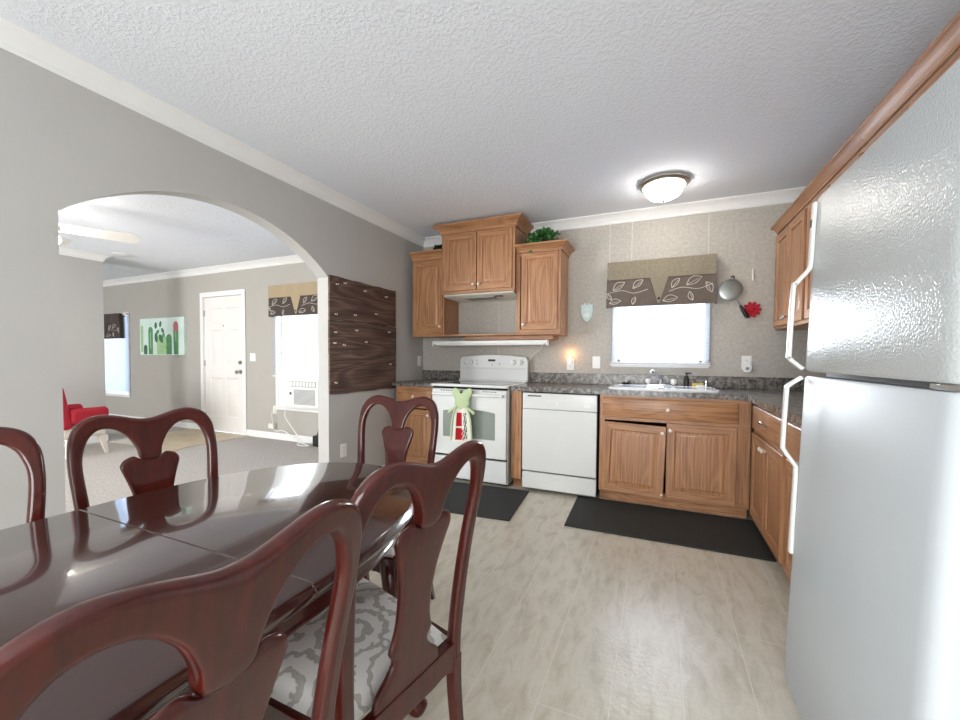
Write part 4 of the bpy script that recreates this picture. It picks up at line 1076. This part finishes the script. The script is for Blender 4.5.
oval(-.15, .49, .055, .035, 1.5, 2, 2); oval(-.02, .51, .05, .03, 1.3, 2, 2); oval(-.10, .38, .05, .03, .6, 1, 2); oval(.04, .40, .05, .03, 2.2, 2, 2); oval(-.14, .29, .08, .045, 1.7, 2, 2); oval(-.01, .27, .08, .045, 2.2, 2, 2); oval(.06, .32, .05, .03, .8, 1, 2)
oval(.395, .46, .065, .085, 0, 4, 2); blob(.395, .22, .02, .16, 3, 3); blob(-.30, .1, .02, .28, 3, 3); blob(-.55, .05, .07, .45, 3, 1)
pm.build('canvas', ['canvas', 'cactus', 'cactus_d', 'cactus_l', 'cactus_p'], r, smooth=0)

# red and cream accent chair (faces +y)
r = thing('armchair', 'red armchair with cream seat and tapered pale legs beyond the arch', 'armchair', (-3.80, -1.85, 0))
def pad(name, x0, x1, y0, y1, z0, z1, mat, bev=.04, par=None): return MB().box(x0, x1, y0, y1, z0, z1).build(name, mat, par or r, bevel=bev, seg=4, smooth=60)
pad('seat', -.29, .29, .0, .40, .22, .37, 'cream', .03)
for s_ in (-1, 1):
    x0 = s_*.25; pad('arm', min(x0, x0+s_*.09), max(x0, x0+s_*.09), .06, .42, .375, .56, 'red', .045)
bk = MB().box(-.33, .33, -.06, .05, 0, .50).build('backrest', 'red', r, bevel=.045, seg=4, smooth=60); bk.location = (0, .055, .33); bk.rotation_euler.x = math.radians(10)
for sx in (-1, 1):
    for sy in (-1, 1):
        MB().rings([[(sx*.24+sx*.03*(1-t)+a*k, sy*.14+.23+sy*.04*(1-t)+b*k, .22*t) for a, b in ((-1, -1), (1, -1), (1, 1), (-1, 1))] for t, k in ((0, .016), (.5, .024), (1, .034))]).build('leg', 'cream', r, bevel=.003)

# ceiling fan with lit bulbs
r = thing('ceiling_fan', 'white ceiling fan with lit bulbs, mostly behind the left arch edge', 'ceiling fan', (-2.32, -2.52, H))
MB().lathe([(.07, 0), (.07, -.02), (.03, -.05), (.014, -.06), (.014, -.14), (.05, -.15)], n=24).build('downrod', 'fan_white', r)
MB().lathe([(.05, -.14), (.12, -.16), (.13, -.2), (.12, -.26), (.06, -.30), (.05, -.33), (.02, -.34)], n=28).build('motor_housing', 'fan_white', r)
a0 = math.atan2(-1.80+2.52, -2.01+2.32)
for i in range(5):
    a = a0+2*PI*i/5; ca, sa = math.cos(a), math.sin(a)
    outline = [(.18, -.05), (.70, -.068)]+[(.70+.075*math.cos(t)*1.0, .068*math.sin(t)) for t in [-PI/2+PI*j/10 for j in range(11)]]+[(.70, .068), (.18, .05)]
    def fn(u, v, w_): 
        zz = -.255+w_-v*.42
        return (u*ca-v*sa, u*sa+v*ca, zz)
    MB().prism(outline, fn, 0, .008).build('blade', 'fan_white', r, bevel=.002)
    MB().prism([(.10, -.02), (.24, -.03), (.24, .03), (.10, .02)], fn, -.006, 0).build('blade_bracket', 'nickel', r)
for i in range(4):
    a = a0-.26+2*PI*i/4; ca, sa = math.cos(a), math.sin(a)
    MB().tube([(.04*ca, .04*sa, -.33), (.12*ca, .12*sa, -.34), (.18*ca, .18*sa, -.35)], .014, 8).build('lamp_arm', 'fan_white', r)
    MB().sphere((.215*ca, .215*sa, -.37), .042, n=14).build('bulb', 'bulb', r)
r = thing('ceiling_vent', 'faint white round vent on the living room ceiling', 'vent', (-4.03, -1.0, H))
MB().lathe([(.11, 0), (.115, -.006), (.10, -.014), (.085, -.012)], n=28).build('ring', 'white_trim', r)
MB().lathe([(.08, 0), (.08, -.014), (.05, -.02), (.002, -.022)], n=24).build('cover', 'white_trim', r)
